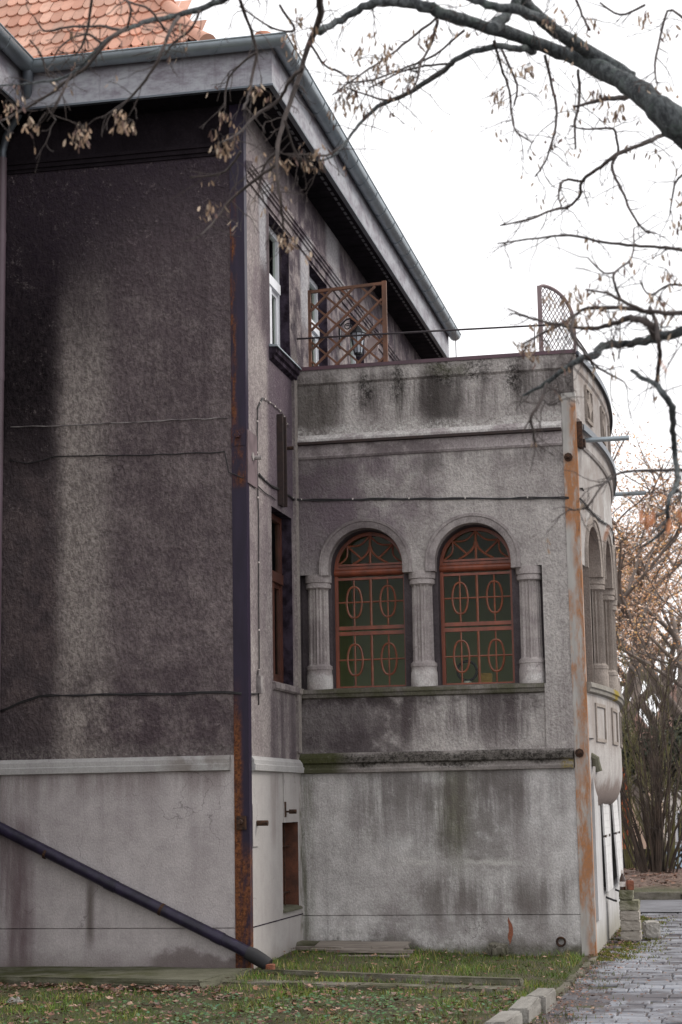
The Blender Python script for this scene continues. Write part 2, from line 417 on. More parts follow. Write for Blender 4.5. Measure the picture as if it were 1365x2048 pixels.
M['bow'] = stucco('bow_render', (0.50, 0.475, 0.455), (0.30, 0.27, 0.255), 'Y', 0.55, 0.5, [
    ((0.66, 0.66, 0.65), 0.8, 4.3, 6.5, 4.7, 5.4, 0.2, 0.3, 0.05, None),
    ((0.25, 0.2, 0.17), 0.7, 2.4, 8, 6.5, 6.8, 0.1, 0.2, 0.1, 'patch'),
    ((0.3, 0.25, 0.22), 0.6, 2.4, 8, 2.2, 2.85, 0.1, 0.2, 0.05, 'streak'),
    ((0.22, 0.17, 0.15), 0.85, 2.4, 8, 1.3, 1.80, 0.1, 0.16, 0.12, None),
    ((0.3, 0.26, 0.24), 0.6, 2.4, 8, 4.6, 6.8, 0.1, 0.3, 0.1, 'patch')], grain=45, bump=0.6, dist=0.016, speck=0.22)
M['bow_plinth'] = stucco('bow_basement_render', (0.52, 0.515, 0.51), (0.34, 0.32, 0.31), 'Y', 0.4, 0.4, [
    ((0.24, 0.22, 0.16), 0.6, 2.4, 8, -0.4, 0.1, 0.1, 0.4, 0.08, None),
    (SOOT_SHADE, 0.55, 2.3, 2.62, -0.4, 1.9, 0.1, 0.1, 0.02, None)], grain=70, bump=0.2, dist=0.01, speck=0.08)  # dark band paints in the shadow side of the corner angle iron
M['bow_col'] = stucco('bow_column_render', (0.40, 0.35, 0.31), (0.2, 0.17, 0.155), 'Y', 0.6, 0.4, grain=55, bump=0.6)
M['lichen_sill'] = stucco('bow_sill_render', (0.33, 0.31, 0.28), (0.16, 0.145, 0.12), 'Y', 0.6, 0.3, [
    (LICH, 0.9, 4.0, 4.6, 2.8, 2.96, 0.3, 0.05, 0.1, None)], grain=50, bump=0.5)

def steel(name, paint, rust1, rust2, masks, axis, base_thr=0.62):
    t = NT(name)
    n1 = t.noise(9, 6, 0.7, stretch=(1.5, 1.5, 0.35))
    n2 = t.noise(40, 4, 0.7)
    rc = t.mix(t.ramp(n2, 0.35, 0.65), rust1, rust2)
    m = t.ramp(n1, base_thr, base_thr + 0.12)
    for (k, u0, u1, z0, z1, su, sz) in masks:
        b = t.softbox(axis, u0, u1, z0, z1, su, sz, 0.04, 6)
        m = t.math('MAXIMUM', m, t.math('MULTIPLY', b, t.ramp(t.math('ADD', n1, k - 0.5), 0.40, 0.66)))
    t.color(t.mix(m, t.mix(t.ramp(t.noise(3, 4, stretch=(4, 4, 0.6)), 0.3, 0.7), paint, tuple(x * 0.7 for x in paint)), rc))
    t.rough(t.math('ADD', 0.45, t.math('MULTIPLY', m, 0.5))); t.b.inputs['Specular IOR Level'].default_value = 0.22
    t.bump(t.math('ADD', t.math('MULTIPLY', n2, 0.5), m), 0.25, 0.006)
    return t.m
M['angle_dark'] = steel('dark_painted_steel', (0.024, 0.016, 0.036), (0.20, 0.075, 0.03), (0.06, 0.025, 0.015), [
    (0.62, -0.2, -0.07, -0.3, 2.6, 0.06, 0.8), (0.55, -0.2, 0.05, -0.3, 1.1, 0.1, 0.3), (0.5, -0.2, 0.0, 5.0, 5.6, 0.1, 0.1), (0.5, -0.2, -0.09, 5.6, 8.2, 0.06, 0.4)], 'X', 0.7)
M['angle_rust'] = steel('pale_rusty_steel', (0.43, 0.41, 0.385), (0.40, 0.175, 0.075), (0.30, 0.165, 0.095), [
    (0.58, 3.28, 3.5, -0.3, 6.2, 0.08, 0.2), (0.66, 3.0, 3.5, 4.75, 5.55, 0.1, 0.2), (0.55, 3.0, 3.5, 0.35, 1.9, 0.1, 0.5), (0.47, 3.0, 3.5, 1.9, 4.0, 0.1, 0.4)], 'X', 0.66)
M['iron'] = simple('rusty_iron', (0.028, 0.02, 0.017), (0.085, 0.043, 0.026), 0.7, 0.0, 30, 0.4, 90, spec=0.15)
M['plate'] = simple('faded_purple_plate', (0.16, 0.115, 0.125), (0.10, 0.07, 0.075), 0.7, 0, 6)
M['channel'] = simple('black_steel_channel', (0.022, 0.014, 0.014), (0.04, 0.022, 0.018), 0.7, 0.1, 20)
M['zinc'] = simple('zinc_sheet', (0.34, 0.39, 0.42), (0.25, 0.29, 0.32), 0.42, 0.55, 3)
M['zinc_dark'] = simple('dark_zinc_sheet', (0.13, 0.15, 0.17), (0.09, 0.1, 0.12), 0.45, 0.4, 4)
t = NT('grey_painted_fascia')
n1 = t.noise(1.0, 8, 0.75, stretch=(2.2, 2.2, 5)); n2 = t.noise(1.0, 6, 0.7, stretch=(14, 14, 1.2), off=(3, 1, 5)); n3 = t.noise(7, 8, 0.8)
c = t.mix(t.ramp(n1, 0.38, 0.66), (0.38, 0.39, 0.42), (0.19, 0.17, 0.20))
c = t.mix(t.math('MULTIPLY', t.ramp(n2, 0.52, 0.7), 0.45), c, (0.16, 0.14, 0.16))
c = t.mix(t.math('MULTIPLY', t.ramp(n3, 0.64, 0.68), 0.8), c, (0.17, 0.12, 0.10))
c = t.mix(t.math('MULTIPLY', t.ramp(t.xyz()[2], 9.55, 9.72), 0.5), c, (0.12, 0.1, 0.12))
t.color(c); t.rough(0.75); t.bump(t.math('ADD', n1, n3), 0.3, 0.01)
M['fascia'] = t.m
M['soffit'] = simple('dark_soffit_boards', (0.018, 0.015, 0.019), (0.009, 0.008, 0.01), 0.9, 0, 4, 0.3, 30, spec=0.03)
M['vent'] = simple('grey_vent_strip', (0.10, 0.10, 0.11), None, 0.7)
M['maroon'] = simple('maroon_sheet', (0.075, 0.028, 0.042), (0.05, 0.02, 0.03), 0.45, 0.0, 4)
M['pipe'] = simple('dark_purple_pipe', (0.026, 0.02, 0.044), (0.012, 0.01, 0.02), 0.38, 0.0, 9, 0.15, 30, spec=0.3)
M['pipe_brown'] = simple('mauve_brown_pipe', (0.17, 0.12, 0.145), (0.11, 0.08, 0.09), 0.5, 0.0, 3, stretch=(1, 1, 0.3))
M['rubber'] = simple('black_rubber', (0.02, 0.019, 0.022), None, 0.7)
M['cable'] = simple('black_cable', (0.02, 0.018, 0.02), None, 0.6)
M['cable_pale'] = simple('pale_painted_cable', (0.34, 0.31, 0.30), (0.07, 0.055, 0.06), 0.8, 0, 9)
M['redwood'] = simple('red_brown_window_wood', (0.25, 0.062, 0.028), (0.14, 0.038, 0.02), 0.42, 0, 8, 0.15, 50, (1, 1, 0.2))
M['bars'] = simple('worn_red_glazing_bar', (0.27, 0.09, 0.045), (0.17, 0.058, 0.032), 0.4, 0, 14)
M['pvc'] = simple('white_plastic_frame', (0.72, 0.74, 0.78), (0.66, 0.67, 0.7), 0.35)
M['brown_frame'] = simple('dark_red_frame', (0.10, 0.033, 0.02), (0.06, 0.022, 0.015), 0.5)
M['trellis'] = simple('red_brown_trellis_wood', (0.19, 0.085, 0.05), (0.11, 0.056, 0.036), 0.75, 0, 6, 0.2, 60)
M['trellis_pale'] = simple('weathered_trellis_wood', (0.26, 0.2, 0.2), (0.18, 0.13, 0.14), 0.8, 0, 6)
M['rail'] = simple('thin_dark_steel', (0.05, 0.04, 0.045), None, 0.5, 0.3)
M['shutter'] = simple('white_painted_shutter', (0.68, 0.67, 0.66), (0.52, 0.51, 0.5), 0.6, 0, 5)
M['rustbrick'] = simple('rust_brown_reveal', (0.15, 0.052, 0.028), (0.06, 0.025, 0.016), 0.85, 0, 7, 0.3, 50)
M['brick'] = simple('exposed_red_brick', (0.30, 0.10, 0.055), (0.18, 0.07, 0.04), 0.9, 0, 20, 0.5, 60)
M['plaster_dark'] = simple('dark_reveal_render', (0.055, 0.043, 0.06), (0.014, 0.01, 0.014), 0.95, 0, 8, 0.5, 50, spec=0.03)  # mottled near-black for reveals, joint and sill moulding
M['slab'] = stucco('mossy_concrete_slab', (0.17, 0.165, 0.125), (0.075, 0.075, 0.05), 'X', 0.6, 0.1, [
    (MOSS, 0.75, -3, -0.8, -0.3, 0.2, 0.8, 0.1, 0.2, 'patch')], grain=60, bump=0.5, dist=0.012)
M['kerb'] = stucco('pale_kerb_stone', (0.44, 0.42, 0.39), (0.28, 0.26, 0.235), 'X', 0.5, 0.0, grain=80, bump=0.5, dist=0.01)
M['kerb_near'] = stucco('grey_kerb_stone', (0.33, 0.315, 0.29), (0.2, 0.185, 0.165), 'X', 0.6, 0.0, grain=60, bump=0.6, dist=0.012)
M['edging'] = stucco('mossy_edging', (0.26, 0.24, 0.205), (0.12, 0.11, 0.085), 'X', 0.7, 0.0, [
    (MOSS, 0.6, -3, 5, -1, 1, 0.1, 0.1, 0.2, 'patch')], grain=60, bump=0.6, dist=0.012)
M['block'] = stucco('grey_concrete_block', (0.42, 0.385, 0.34), (0.25, 0.22, 0.19), 'X', 0.6, 0.1, grain=80, bump=0.5, dist=0.01)
M['block_moss'] = stucco('mossy_concrete_block', (0.36, 0.34, 0.28), (0.15, 0.15, 0.08), 'X', 0.8, 0.1, [
    (MOSS, 0.75, 3, 4, 0.3, 1, 0.1, 0.1, 0.1, 'patch')], grain=80, bump=0.5, dist=0.01)
M['board'] = simple('weathered_grey_board', (0.27, 0.235, 0.2), (0.15, 0.125, 0.105), 0.9, 0, 9, 0.4, 50, (0.25, 3, 1))
t = NT('grey_green_bark')
n1 = t.noise(9, 6, 0.7); n2 = t.noise(34, 5, 0.7, stretch=(1, 1, 0.45))
c = t.mix(t.ramp(n2, 0.36, 0.64), (0.032, 0.036, 0.04), (0.13, 0.145, 0.15))
c = t.mix(t.math('MULTIPLY', t.ramp(n1, 0.52, 0.66), 0.6), c, (0.10, 0.135, 0.115))
c = t.mix(t.math('MULTIPLY', t.ramp(t.noise(60, 2), 0.68, 0.75), 0.6), c, (0.4, 0.42, 0.42))
t.color(c); t.rough(0.9); t.bump(t.math('ADD', n2, n1), 1.0, 0.03)
M['bark'] = t.m
M['twig'] = simple('dark_twig_bark', (0.085, 0.066, 0.06), (0.045, 0.036, 0.034), 0.9, 0, 14)
M['bark_far'] = simple('brown_bark', (0.22, 0.175, 0.15), (0.14, 0.115, 0.10), 0.9, 0, 4)
M['stem'] = simple('shrub_stem_bark', (0.085, 0.06, 0.045), (0.04, 0.03, 0.024), 0.9, 0, 3)
M['stem_green'] = simple('olive_shrub_stem', (0.13, 0.12, 0.04), (0.08, 0.07, 0.03), 0.85, 0, 3)
M['peach'] = simple('peach_house_render', (0.62, 0.45, 0.34), (0.5, 0.36, 0.28), 0.9, 0, 0.6)
M['orange_wall'] = simple('orange_red_render', (0.55, 0.12, 0.04), (0.4, 0.09, 0.03), 0.9, 0, 1)
M['cream'] = simple('cream_house_render', (0.66, 0.62, 0.58), (0.55, 0.5, 0.46), 0.9, 0, 0.6)
M['lead'] = simple('dark_lead_underlay', (0.045, 0.04, 0.05), (0.025, 0.022, 0.028), 0.6, 0, 4)
M['house_roof'] = simple('brown_house_roof', (0.2, 0.11, 0.085), (0.13, 0.075, 0.06), 0.9, 0, 2)
M['fence'] = simple('dark_fence_wood', (0.035, 0.026, 0.022), (0.02, 0.016, 0.014), 0.9, 0, 5)
M['carpaint'] = simple('pale_blue_car_paint', (0.42, 0.52, 0.62), (0.38, 0.48, 0.58), 0.25)
M['tyre'] = simple('tyre_rubber', (0.015, 0.015, 0.016), None, 0.8)
M['chrome'] = simple('wheel_rim', (0.5, 0.5, 0.52), None, 0.3, 0.8)
M['bottle'] = simple('brown_bottle_glass', (0.05, 0.022, 0.012), None, 0.12)
M['paper'] = simple('white_bottle_paper', (0.72, 0.66, 0.62), None, 0.7)
M['wicker'] = simple('yellow_wicker', (0.42, 0.26, 0.07), (0.3, 0.17, 0.04), 0.8, 0, 40)
M['room'] = simple('green_room_wall', (0.40, 0.43, 0.24), (0.30, 0.33, 0.17), 0.9, 0, 1)
M['dark_room'] = simple('dark_room_wall', (0.05, 0.05, 0.055), None, 0.9)
M['curtain'] = simple('pale_net_curtain', (0.38, 0.38, 0.42), (0.25, 0.25, 0.29), 0.9, 0, 12, stretch=(1, 3, 0.1))
M['lamp_iron'] = simple('black_lamp_iron', (0.015, 0.015, 0.018), None, 0.45, 0.3)
M['lamp_glass'] = simple('frosted_lamp_glass', (0.42, 0.45, 0.5), None, 0.2)
M['plaque'] = simple('pale_wood_plaque', (0.50, 0.43, 0.42), (0.4, 0.33, 0.33), 0.7, 0, 8)
M['asphalt'] = simple('asphalt', (0.16, 0.16, 0.175), (0.10, 0.10, 0.11), 0.9, 0, 2.5, 0.4, 60)
M['evergreen'] = simple('evergreen_leaves', (0.05, 0.06, 0.045), (0.03, 0.038, 0.03), 0.8, 0, 2)

def glass(name, tint=(0.9, 0.95, 0.93), refl=0.35):
    t = NT(name)
    tr = t.n('ShaderNodeBsdfTransparent'); tr.inputs[0].default_value = (*tint, 1)
    gl = t.n('ShaderNodeBsdfGlossy'); gl.inputs['Roughness'].default_value = 0.03
    gl.inputs['Color'].default_value = (0.85, 0.88, 0.9, 1)
    fr = t.n('ShaderNodeFresnel'); fr.inputs[0].default_value = 1.5
    mxs = t.n('ShaderNodeMixShader')
    t.l(t.math('MULTIPLY', fr.outputs[0], refl * 2.4, True), mxs.inputs[0])
    t.l(tr.outputs[0], mxs.inputs[1]); t.l(gl.outputs[0], mxs.inputs[2])
    t.l(mxs.outputs[0], t.out.inputs[0])
    return t.m
M['glass'] = glass('window_glass', (0.80, 0.85, 0.76), 0.13)
M['car_glass'] = simple('car_window', (0.02, 0.025, 0.03), None, 0.1)

def tinted(name, rough=0.8, trans=0.0):
    t = NT(name)
    a = t.n('ShaderNodeVertexColor'); a.layer_name = 'tint'
    t.color(a.outputs[0]); t.rough(rough)
    t.b.inputs['Specular IOR Level'].default_value = 0.25
    return t.m
M['grass'] = tinted('grass_blades', 0.6)
M['leaf'] = tinted('dry_leaves', 0.75)
M['tile'] = tinted('clay_tile', 0.75)

t = NT('clay_roof_tile')
a = t.n('ShaderNodeVertexColor'); a.layer_name = 'tint'
t.color(t.mix(t.ramp(t.noise(14, 5, 0.6), 0.35, 0.75), a.outputs[0], (0.30, 0.17, 0.12)))
t.color(t.mix(t.math('MULTIPLY', t.ramp(t.noise(14, 5, 0.6), 0.45, 0.8), 0.35), a.outputs[0], (0.30, 0.17, 0.12)))
t.rough(0.7); M['tile'] = t.m

t = NT('lawn_soil')
n1 = t.noise(1.6, 5); n2 = t.noise(14, 5, 0.7)
c = t.mix(t.ramp(n2, 0.35, 0.65), (0.045, 0.04, 0.018), (0.09, 0.075, 0.035))
c = t.mix(t.ramp(n1, 0.4, 0.62), c, (0.06, 0.07, 0.018))
c = t.mix(t.math('MULTIPLY', t.ramp(t.noise(40, 3), 0.5, 0.7), 0.6), c, (0.03, 0.022, 0.014))
t.color(c); t.rough(0.95); t.bump(t.math('ADD', n2, t.noise(60, 3)), 0.8, 0.03)
M['soil'] = t.m
t = NT('grey_paver')
n0 = t.noise(0.9, 8, 0.7, off=(3, 1, 0)); n2 = t.noise(30, 4, 0.7)
a = t.n('ShaderNodeVertexColor'); a.layer_name = 'tint'
c = t.mix(t.math('MULTIPLY', t.ramp(n2, 0.4, 0.7), 0.4), a.outputs[0], (0.16, 0.15, 0.155))
c = t.mix(t.math('MULTIPLY', t.ramp(n0, 0.45, 0.58), 0.85), c, (0.075, 0.066, 0.072))
t.color(c); t.rough(0.8); t.bump(n2, 0.5, 0.008)
M['paver'] = t.m
t = NT('gritty_soil')
n2 = t.noise(50, 4, 0.7); n1 = t.noise(3, 5)
c = t.mix(t.ramp(n2, 0.35, 0.7), (0.055, 0.045, 0.045), (0.15, 0.13, 0.13))
c = t.mix(t.ramp(n1, 0.55, 0.7), c, (0.06, 0.065, 0.02))
t.color(c); t.rough(0.95); t.bump(n2, 0.8, 0.015)
M['grit'] = t.m
t = NT('leaf_litter_bank')
n2 = t.noise(9, 5, 0.75); n1 = t.noise(1.1, 4)
c = t.mix(t.ramp(n2, 0.35, 0.65), (0.06, 0.036, 0.026), (0.2, 0.13, 0.10))
X = t.xyz()
c = t.mix(t.math('MULTIPLY', t.ramp(t.math('ADD', X[1], t.math('MULTIPLY', n1, 1.5)), 16.4, 15.2), 0.8), c, (0.05, 0.06, 0.02))
t.color(c); t.rough(0.95); t.bump(n2, 1.0, 0.06)
M['litter'] = t.m

# ------------------------------------------------------------------ plan maps (u along wall, z, outward offset d)
DV, WF = 2.408, 3.347
def mA(u, z, d=0): return (u, -d, z)
def mBw(u, z, d=0): return (d, u, z)
def mV(u, z, d=0): return (u, DV - d, z)
def mF(u, z, d=0): return (WF + d, u, z)
BOW_S, BOW_H = 0.2, 2.692
BOW_R = (BOW_H ** 2 + BOW_S ** 2) / (2 * BOW_S)
BOW_YC = DV + BOW_H; BOW_XC = WF + BOW_S - BOW_R
BOW_A = math.asin(BOW_H / BOW_R)
BOW_L = 2 * BOW_A * BOW_R
def mW(u, z, d=0):
    a = -BOW_A + u / BOW_R
    r = BOW_R + d
    return (BOW_XC + r * cos(a), BOW_YC + r * sin(a), z)

G = -0.12          # lawn level

# ------------------------------------------------------------------ setting: ground sheets
def ground_z(x, y):
    z = G
    k = max(0, min(1, (y + 1.2) / 2.6)) * max(0, min(1, (2.6 - x) / 2.2)) * (1 if x > -0.6 else 0)
    z += 0.10 * k
    return z
mb = MB()
mb.quad((-400, -60, G - 0.035), (400, -60, G - 0.035), (400, 800, G - 0.035), (-400, 800, G - 0.035))
mb.patch(lambda u, z, d=0: (u, z, G - 0.027 + 0.006 * sin(u * 5.1 + z * 2) * sin(z * 4.3)), lin(3.1, 8.4, 50), lin(-13, 10.3, 120))
tag(mb.build('ground', M['grit'], None, fix=False), 'bare gritty ground running out to the horizon', 'ground', kind='structure')
mb = MB()
xs = lin(-9, 3.3, 60); ys = lin(-16, 3.0, 80)
for x in xs:
    for y in ys: mb.v.append((x, y, ground_z(x, y) + 0.012 * sin(3.1 * x + 1.7 * y) * cos(2.3 * y)))
n = len(ys)
for i in range(len(xs) - 1):
    for j in range(n - 1): mb.f.append((i * n + j, (i + 1) * n + j, (i + 1) * n + j + 1, i * n + j + 1))
tag(mb.build('lawn', M['soil'], None, smooth=True, fix=False), 'patchy mossy lawn at the foot of the house', 'lawn', kind='structure')
# paved path: real pavers on the grit sheet
mb = MB(); cols = []; r = random.Random(3)
y = -14.0; row = 0
while y < 10.4:
    h = 0.26 + r.uniform(-0.03, 0.03)
    x = 3.28 + r.uniform(-0.2, 0)
    while x < 8.5:
        L = r.choice((0.2, 0.24, 0.3, 0.36))
        x2 = x + L
        keep = True
        if x < 3.42 and r.random() < 0.5: keep = False
        if (x < 3.9 and 2.6 < y < 7.4 and r.random() < 0.22): keep = False
        if keep:
            z = G - 0.012 + r.uniform(-0.010, 0.009) - (0.02 if sin(x * 1.3 + 1.1) * sin(y * 0.9 + 0.4) > 0.55 else 0)
            t1, t2, t3, t4 = [r.uniform(-0.004, 0.004) for _ in range(4)]
            g = 0.007; bv = 0.01
            a0, a1, b0, b1 = x + g, x2 - g, y + g, y + h - g
            V = [(a0, b0, z - 0.05), (a1, b0, z - 0.05), (a1, b1, z - 0.05), (a0, b1, z - 0.05),
                 (a0, b0, z + t1 - bv), (a1, b0, z + t2 - bv), (a1, b1, z + t3 - bv), (a0, b1, z + t4 - bv),
                 (a0 + bv, b0 + bv, z + t1), (a1 - bv, b0 + bv, z + t2), (a1 - bv, b1 - bv, z + t3), (a0 + bv, b1 - bv, z + t4)]
            F = [(8, 9, 10, 11)]
            for k in range(4):
                k2 = (k + 1) % 4
                F += [(k, k2, 4 + k2, 4 + k), (4 + k, 4 + k2, 8 + k2, 8 + k)]
            mb.add(V, F)
            s = r.uniform(0.75, 1.12)
            cols += [(0.25 * s, 0.26 * s, 0.29 * s, 1)] * 12
        x = x2
    y += h; row += 1
tag(mb.build('path', M['paver'], None, fix=False, cols=cols), 'path of worn grey pavers beside the house', 'path', kind='structure')
mb = MB()
mb.quad((-60, 10.4, G + 0.002), (60, 10.4, G + 0.002), (60, 13.9, G + 0.002), (-60, 13.9, G + 0.002))
tag(mb.build('road', M['asphalt'], None, fix=False), 'grey road crossing behind the house', 'road', kind='structure')
mb = MB(); n = 14
xs = lin(-20, 30, 120); ys = [14.02] + lin(14.3, 24, 30)
r = random.Random(5)
for x in xs:
    for y in ys:
        k = min(1, max(0, (y - 14) / 3)); mb.v.append((x, y, G + 0.09 + 0.22 * k * max(0, 1 - max(0, y - 19) / 5) + r.uniform(-0.03, 0.03) * k))
n = len(ys)
for i in range(len(xs) - 1):
    for j in range(n - 1): mb.f.append((i * n + j, (i + 1) * n + j, (i + 1) * n + j + 1, i * n + j + 1))
tag(mb.build('verge', M['litter'], None, smooth=True, fix=False), 'bank of fallen leaves and grass beyond the road', 'verge', kind='structure')

# ------------------------------------------------------------------ the house
villa = thing('villa', 'old grey villa of sooty roughcast with a bowed veranda and an orange tiled roof', 'house', (0, 0, G))
def part(mb, name, mat, label=None, smooth=False, parent=None, **k):
    return mb.build(name, mat, parent or villa, smooth=smooth, label=label, **k)

# front wall (A)
XA = -2.86
mb = MB(); mb.patch(mA, [XA, 0], [2.13, 8.70]); part(mb, 'wall', M['wall_a'], 'dark sooty roughcast wall with a pale vertical streak')
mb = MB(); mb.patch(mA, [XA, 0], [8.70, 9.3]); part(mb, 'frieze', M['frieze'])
mb = MB(); mb.patch(mA, [XA, 0], [-0.4, 0.352]); mb.patch(mA, [XA, 0], [0.366, 2.13])
mb.quad((XA, 0, 0.352), (0, 0, 0.352), (0, 0.02, 0.359), (XA, 0.02, 0.359)); mb.quad((XA, 0, 0.366), (0, 0, 0.366), (0, 0.02, 0.359), (XA, 0.02, 0.359))
part(mb, 'plinth', M['plinth_a'])
mb = MB(); mb.sweep(mA, [XA, -0.19], [(-0.05, 1.96), (0.055, 1.975), (0.06, 2.035), (0.045, 2.045), (0.045, 2.09), (0.02, 2.125), (-0.05, 2.14)])
part(mb, 'plinth_moulding', M['mould_a'])
mb = MB(); mb.sweep(mA, [XA, -0.16], [(-0.05, 8.70), (0.02, 8.70), (0.025, 8.735), (0.045, 8.74), (0.05, 8.785), (0.07, 8.79), (0.075, 8.82), (0.0, 8.85), (-0.05, 8.85)])
part(mb, 'string_course', M['frieze'])

# rectangular-hole wall
def holed(mb, mp, u0, u1, z0, z1, holes):
    us = sorted(set([u0, u1] + [h[0] for h in holes] + [h[1] for h in holes]))
    zs = sorted(set([z0, z1] + [h[2] for h in holes] + [h[3] for h in holes]))
    us = [u for u in us if u0 <= u <= u1]; zs = [z for z in zs if z0 <= z <= z1]
    for i in range(len(us) - 1):
        for j in range(len(zs) - 1):
            cu = (us[i] + us[i + 1]) / 2; cz = (zs[j] + zs[j + 1]) / 2
            if any(h[0] < cu < h[1] and h[2] < cz < h[3] for h in holes): continue
            mb.quad(mp(us[i], zs[j]), mp(us[i + 1], zs[j]), mp(us[i + 1], zs[j + 1]), mp(us[i], zs[j + 1]))
def reveals(mb, mp, h, depth):
    a, b, c, d = h
    mb.quad(mp(a, c), mp(a, d), mp(a, d, -depth), mp(a, c, -depth))
    mb.quad(mp(b, c), mp(b, c, -depth), mp(b, d, -depth), mp(b, d))
    mb.quad(mp(a, d), mp(b, d), mp(b, d, -depth), mp(a, d, -depth))
    mb.quad(mp(a, c), mp(a, c, -depth), mp(b, c, -depth), mp(b, c))

# side wall (B)
BW = [(1.15, 2.13, 6.83, 8.40), (3.25, 4.28, 6.25, 8.40), (5.80, 6.80, 6.83, 8.40), (8.3, 9.3, 6.83, 8.40)]
BL = (1.117, 2.09, 2.97, 4.94)
BB = (1.46, 2.22, 0.45, 1.41)
mb = MB(); holed(mb, mBw, 0, 12.9, 1.97, 9.3, BW + [BL]); part(mb, 'wall', M['wall_b'], 'paler side wall with dark damp stains')
mb = MB(); holed(mb, mBw, 0, 12.9, -0.4, 1.97, [BB]); part(mb, 'plinth', M['plinth_b'])
mb = MB(); mb.box(-0.01, 0.004, 0.0, DV, 0.353, 0.365); part(mb, 'render_joint', M['plaster_dark'])
mb = MB()
mb.sweep(mBw, [0.1, DV], [(-0.05, 1.95), (0.05, 1.97), (0.055, 2.03), (0.04, 2.04), (0.04, 2.08), (0.01, 2.12), (-0.05, 2.13)])
part(mb, 'plinth_moulding', M['mould_a'])
mb = MB()
mb.sweep(mBw, [0.1, 12.9], [(-0.05, 8.44), (0.02, 8.44), (0.02, 8.53), (0.04, 8.535), (0.045, 8.565), (0.06, 8.57), (0.065, 8.60), (0.08, 8.605), (0.085, 8.635), (0.0, 8.66), (-0.05, 8.66)])
part(mb, 'string_course', M['wall_b'])
mb = MB()
mb.box(0.01, 0.04, 0.0, 0.0001, 0, 0.0001)
mb = MB(); mb.box(-0.02, 0.03, 2.2, 2.36, 2.2, 6.75); part(mb, 'corner_strip', M['wall_b'])

def rect_window(name, mp, h, depth, fm, rm, label, transom=None, mull=True, curtain=True, fw=0.07, sash=True):
    a, b, c, d = h
    mbf = MB(); e = depth - 0.03
    def bx(u0, u1, z0, z1, d0, d1):
        P = [mp(u, z, dd) for u in (u0, u1) for z in (z0, z1) for dd in (d0, d1)]
        mbf.add(P, [(0, 1, 3, 2), (4, 6, 7, 5), (0, 4, 5, 1), (2, 3, 7, 6), (0, 2, 6, 4), (1, 5, 7, 3)])
    bx(a, a + fw, c, d, -depth - 0.03, -e); bx(b - fw, b, c, d, -depth - 0.03, -e)
    bx(a + fw, b - fw, d - fw, d, -depth - 0.03, -e); bx(a + fw, b - fw, c, c + fw, -depth - 0.03, -e)
    if transom: bx(a + fw, b - fw, transom - 0.06, transom + 0.06, -depth - 0.04, -e + 0.03)
    if mull:
        m = (a + b) / 2; bx(m - 0.05, m + 0.05, c + fw, (transom or d) - 0.06, -depth - 0.035, -e + 0.012)
    if sash:
        for (s0, s1) in (((a + fw), (a + b) / 2 - 0.05), ((a + b) / 2 + 0.05, b - fw)):
            z0, z1 = c + fw, (transom or d) - 0.06
            bx(s0, s0 + 0.045, z0, z1, -depth - 0.02, -e - 0.012); bx(s1 - 0.045, s1, z0, z1, -depth - 0.02, -e - 0.012)
            bx(s0 + 0.045, s1 - 0.045, z0, z0 + 0.05, -depth - 0.02, -e - 0.012); bx(s0 + 0.045, s1 - 0.045, z1 - 0.05, z1, -depth - 0.02, -e - 0.012)
    win = mbf.build('window', fm, villa, label=label)
    mbr = MB(); reveals(mbr, mp, h, depth); mbr.build('reveal', rm, win, fix=False)
    mg = MB(); mg.quad(mp(a + fw, c + fw, -depth - 0.005), mp(b - fw, c + fw, -depth - 0.005), mp(b - fw, d - fw, -depth - 0.005), mp(a + fw, d - fw, -depth - 0.005))
    mg.build('pane', M['glass'], win, fix=False)
    mr = MB()
    P = [mp(u, z, dd) for u in (a - .3, b + .3) for z in (c - .2, d + .1) for dd in (-depth - 1.4, -depth - 0.06)]
    mr.add(P, [(0, 2, 6, 4), (0, 1, 3, 2), (4, 6, 7, 5), (0, 4, 5, 1), (2, 3, 7, 6)])
    mr.build('room', M['dark_room'], win, fix=False)
    if curtain:
        mc = MB(); us = lin(a + 0.05, b - 0.05, 60)
        for u in us:
            for z in (c + 0.1, d - 0.05): mc.v.append(mp(u, z, -depth - 0.12 + 0.02 * sin(u * 55)))
        for i in range(60): mc.f.append((2 * i, 2 * i + 2, 2 * i + 3, 2 * i + 1))
        mc.build('curtain', M['curtain'], win, smooth=True, fix=False)
    return win
w1 = rect_window('window', mBw, BW[0], 0.15, M['pvc'], M['plaster_dark'], 'white framed upper window nearest the front corner', 7.72, curtain=True)
rect_window('window', mBw, BW[1], 0.15, M['pvc'], M['plaster_dark'], 'white terrace door behind the trellis', 7.75)
rect_window('window', mBw, BW[2], 0.15, M['pvc'], M['plaster_dark'], 'white framed upper window beyond the wall lantern', 7.72)
rect_window('window', mBw, BW[3], 0.15, M['pvc'], M['plaster_dark'], 'farthest white framed upper window', 7.72)
w2 = rect_window('window', mBw, BL, 0.15, M['brown_frame'], M['plaster_dark'], 'tall dark window with a brown frame in the sheltered corner', 4.2)
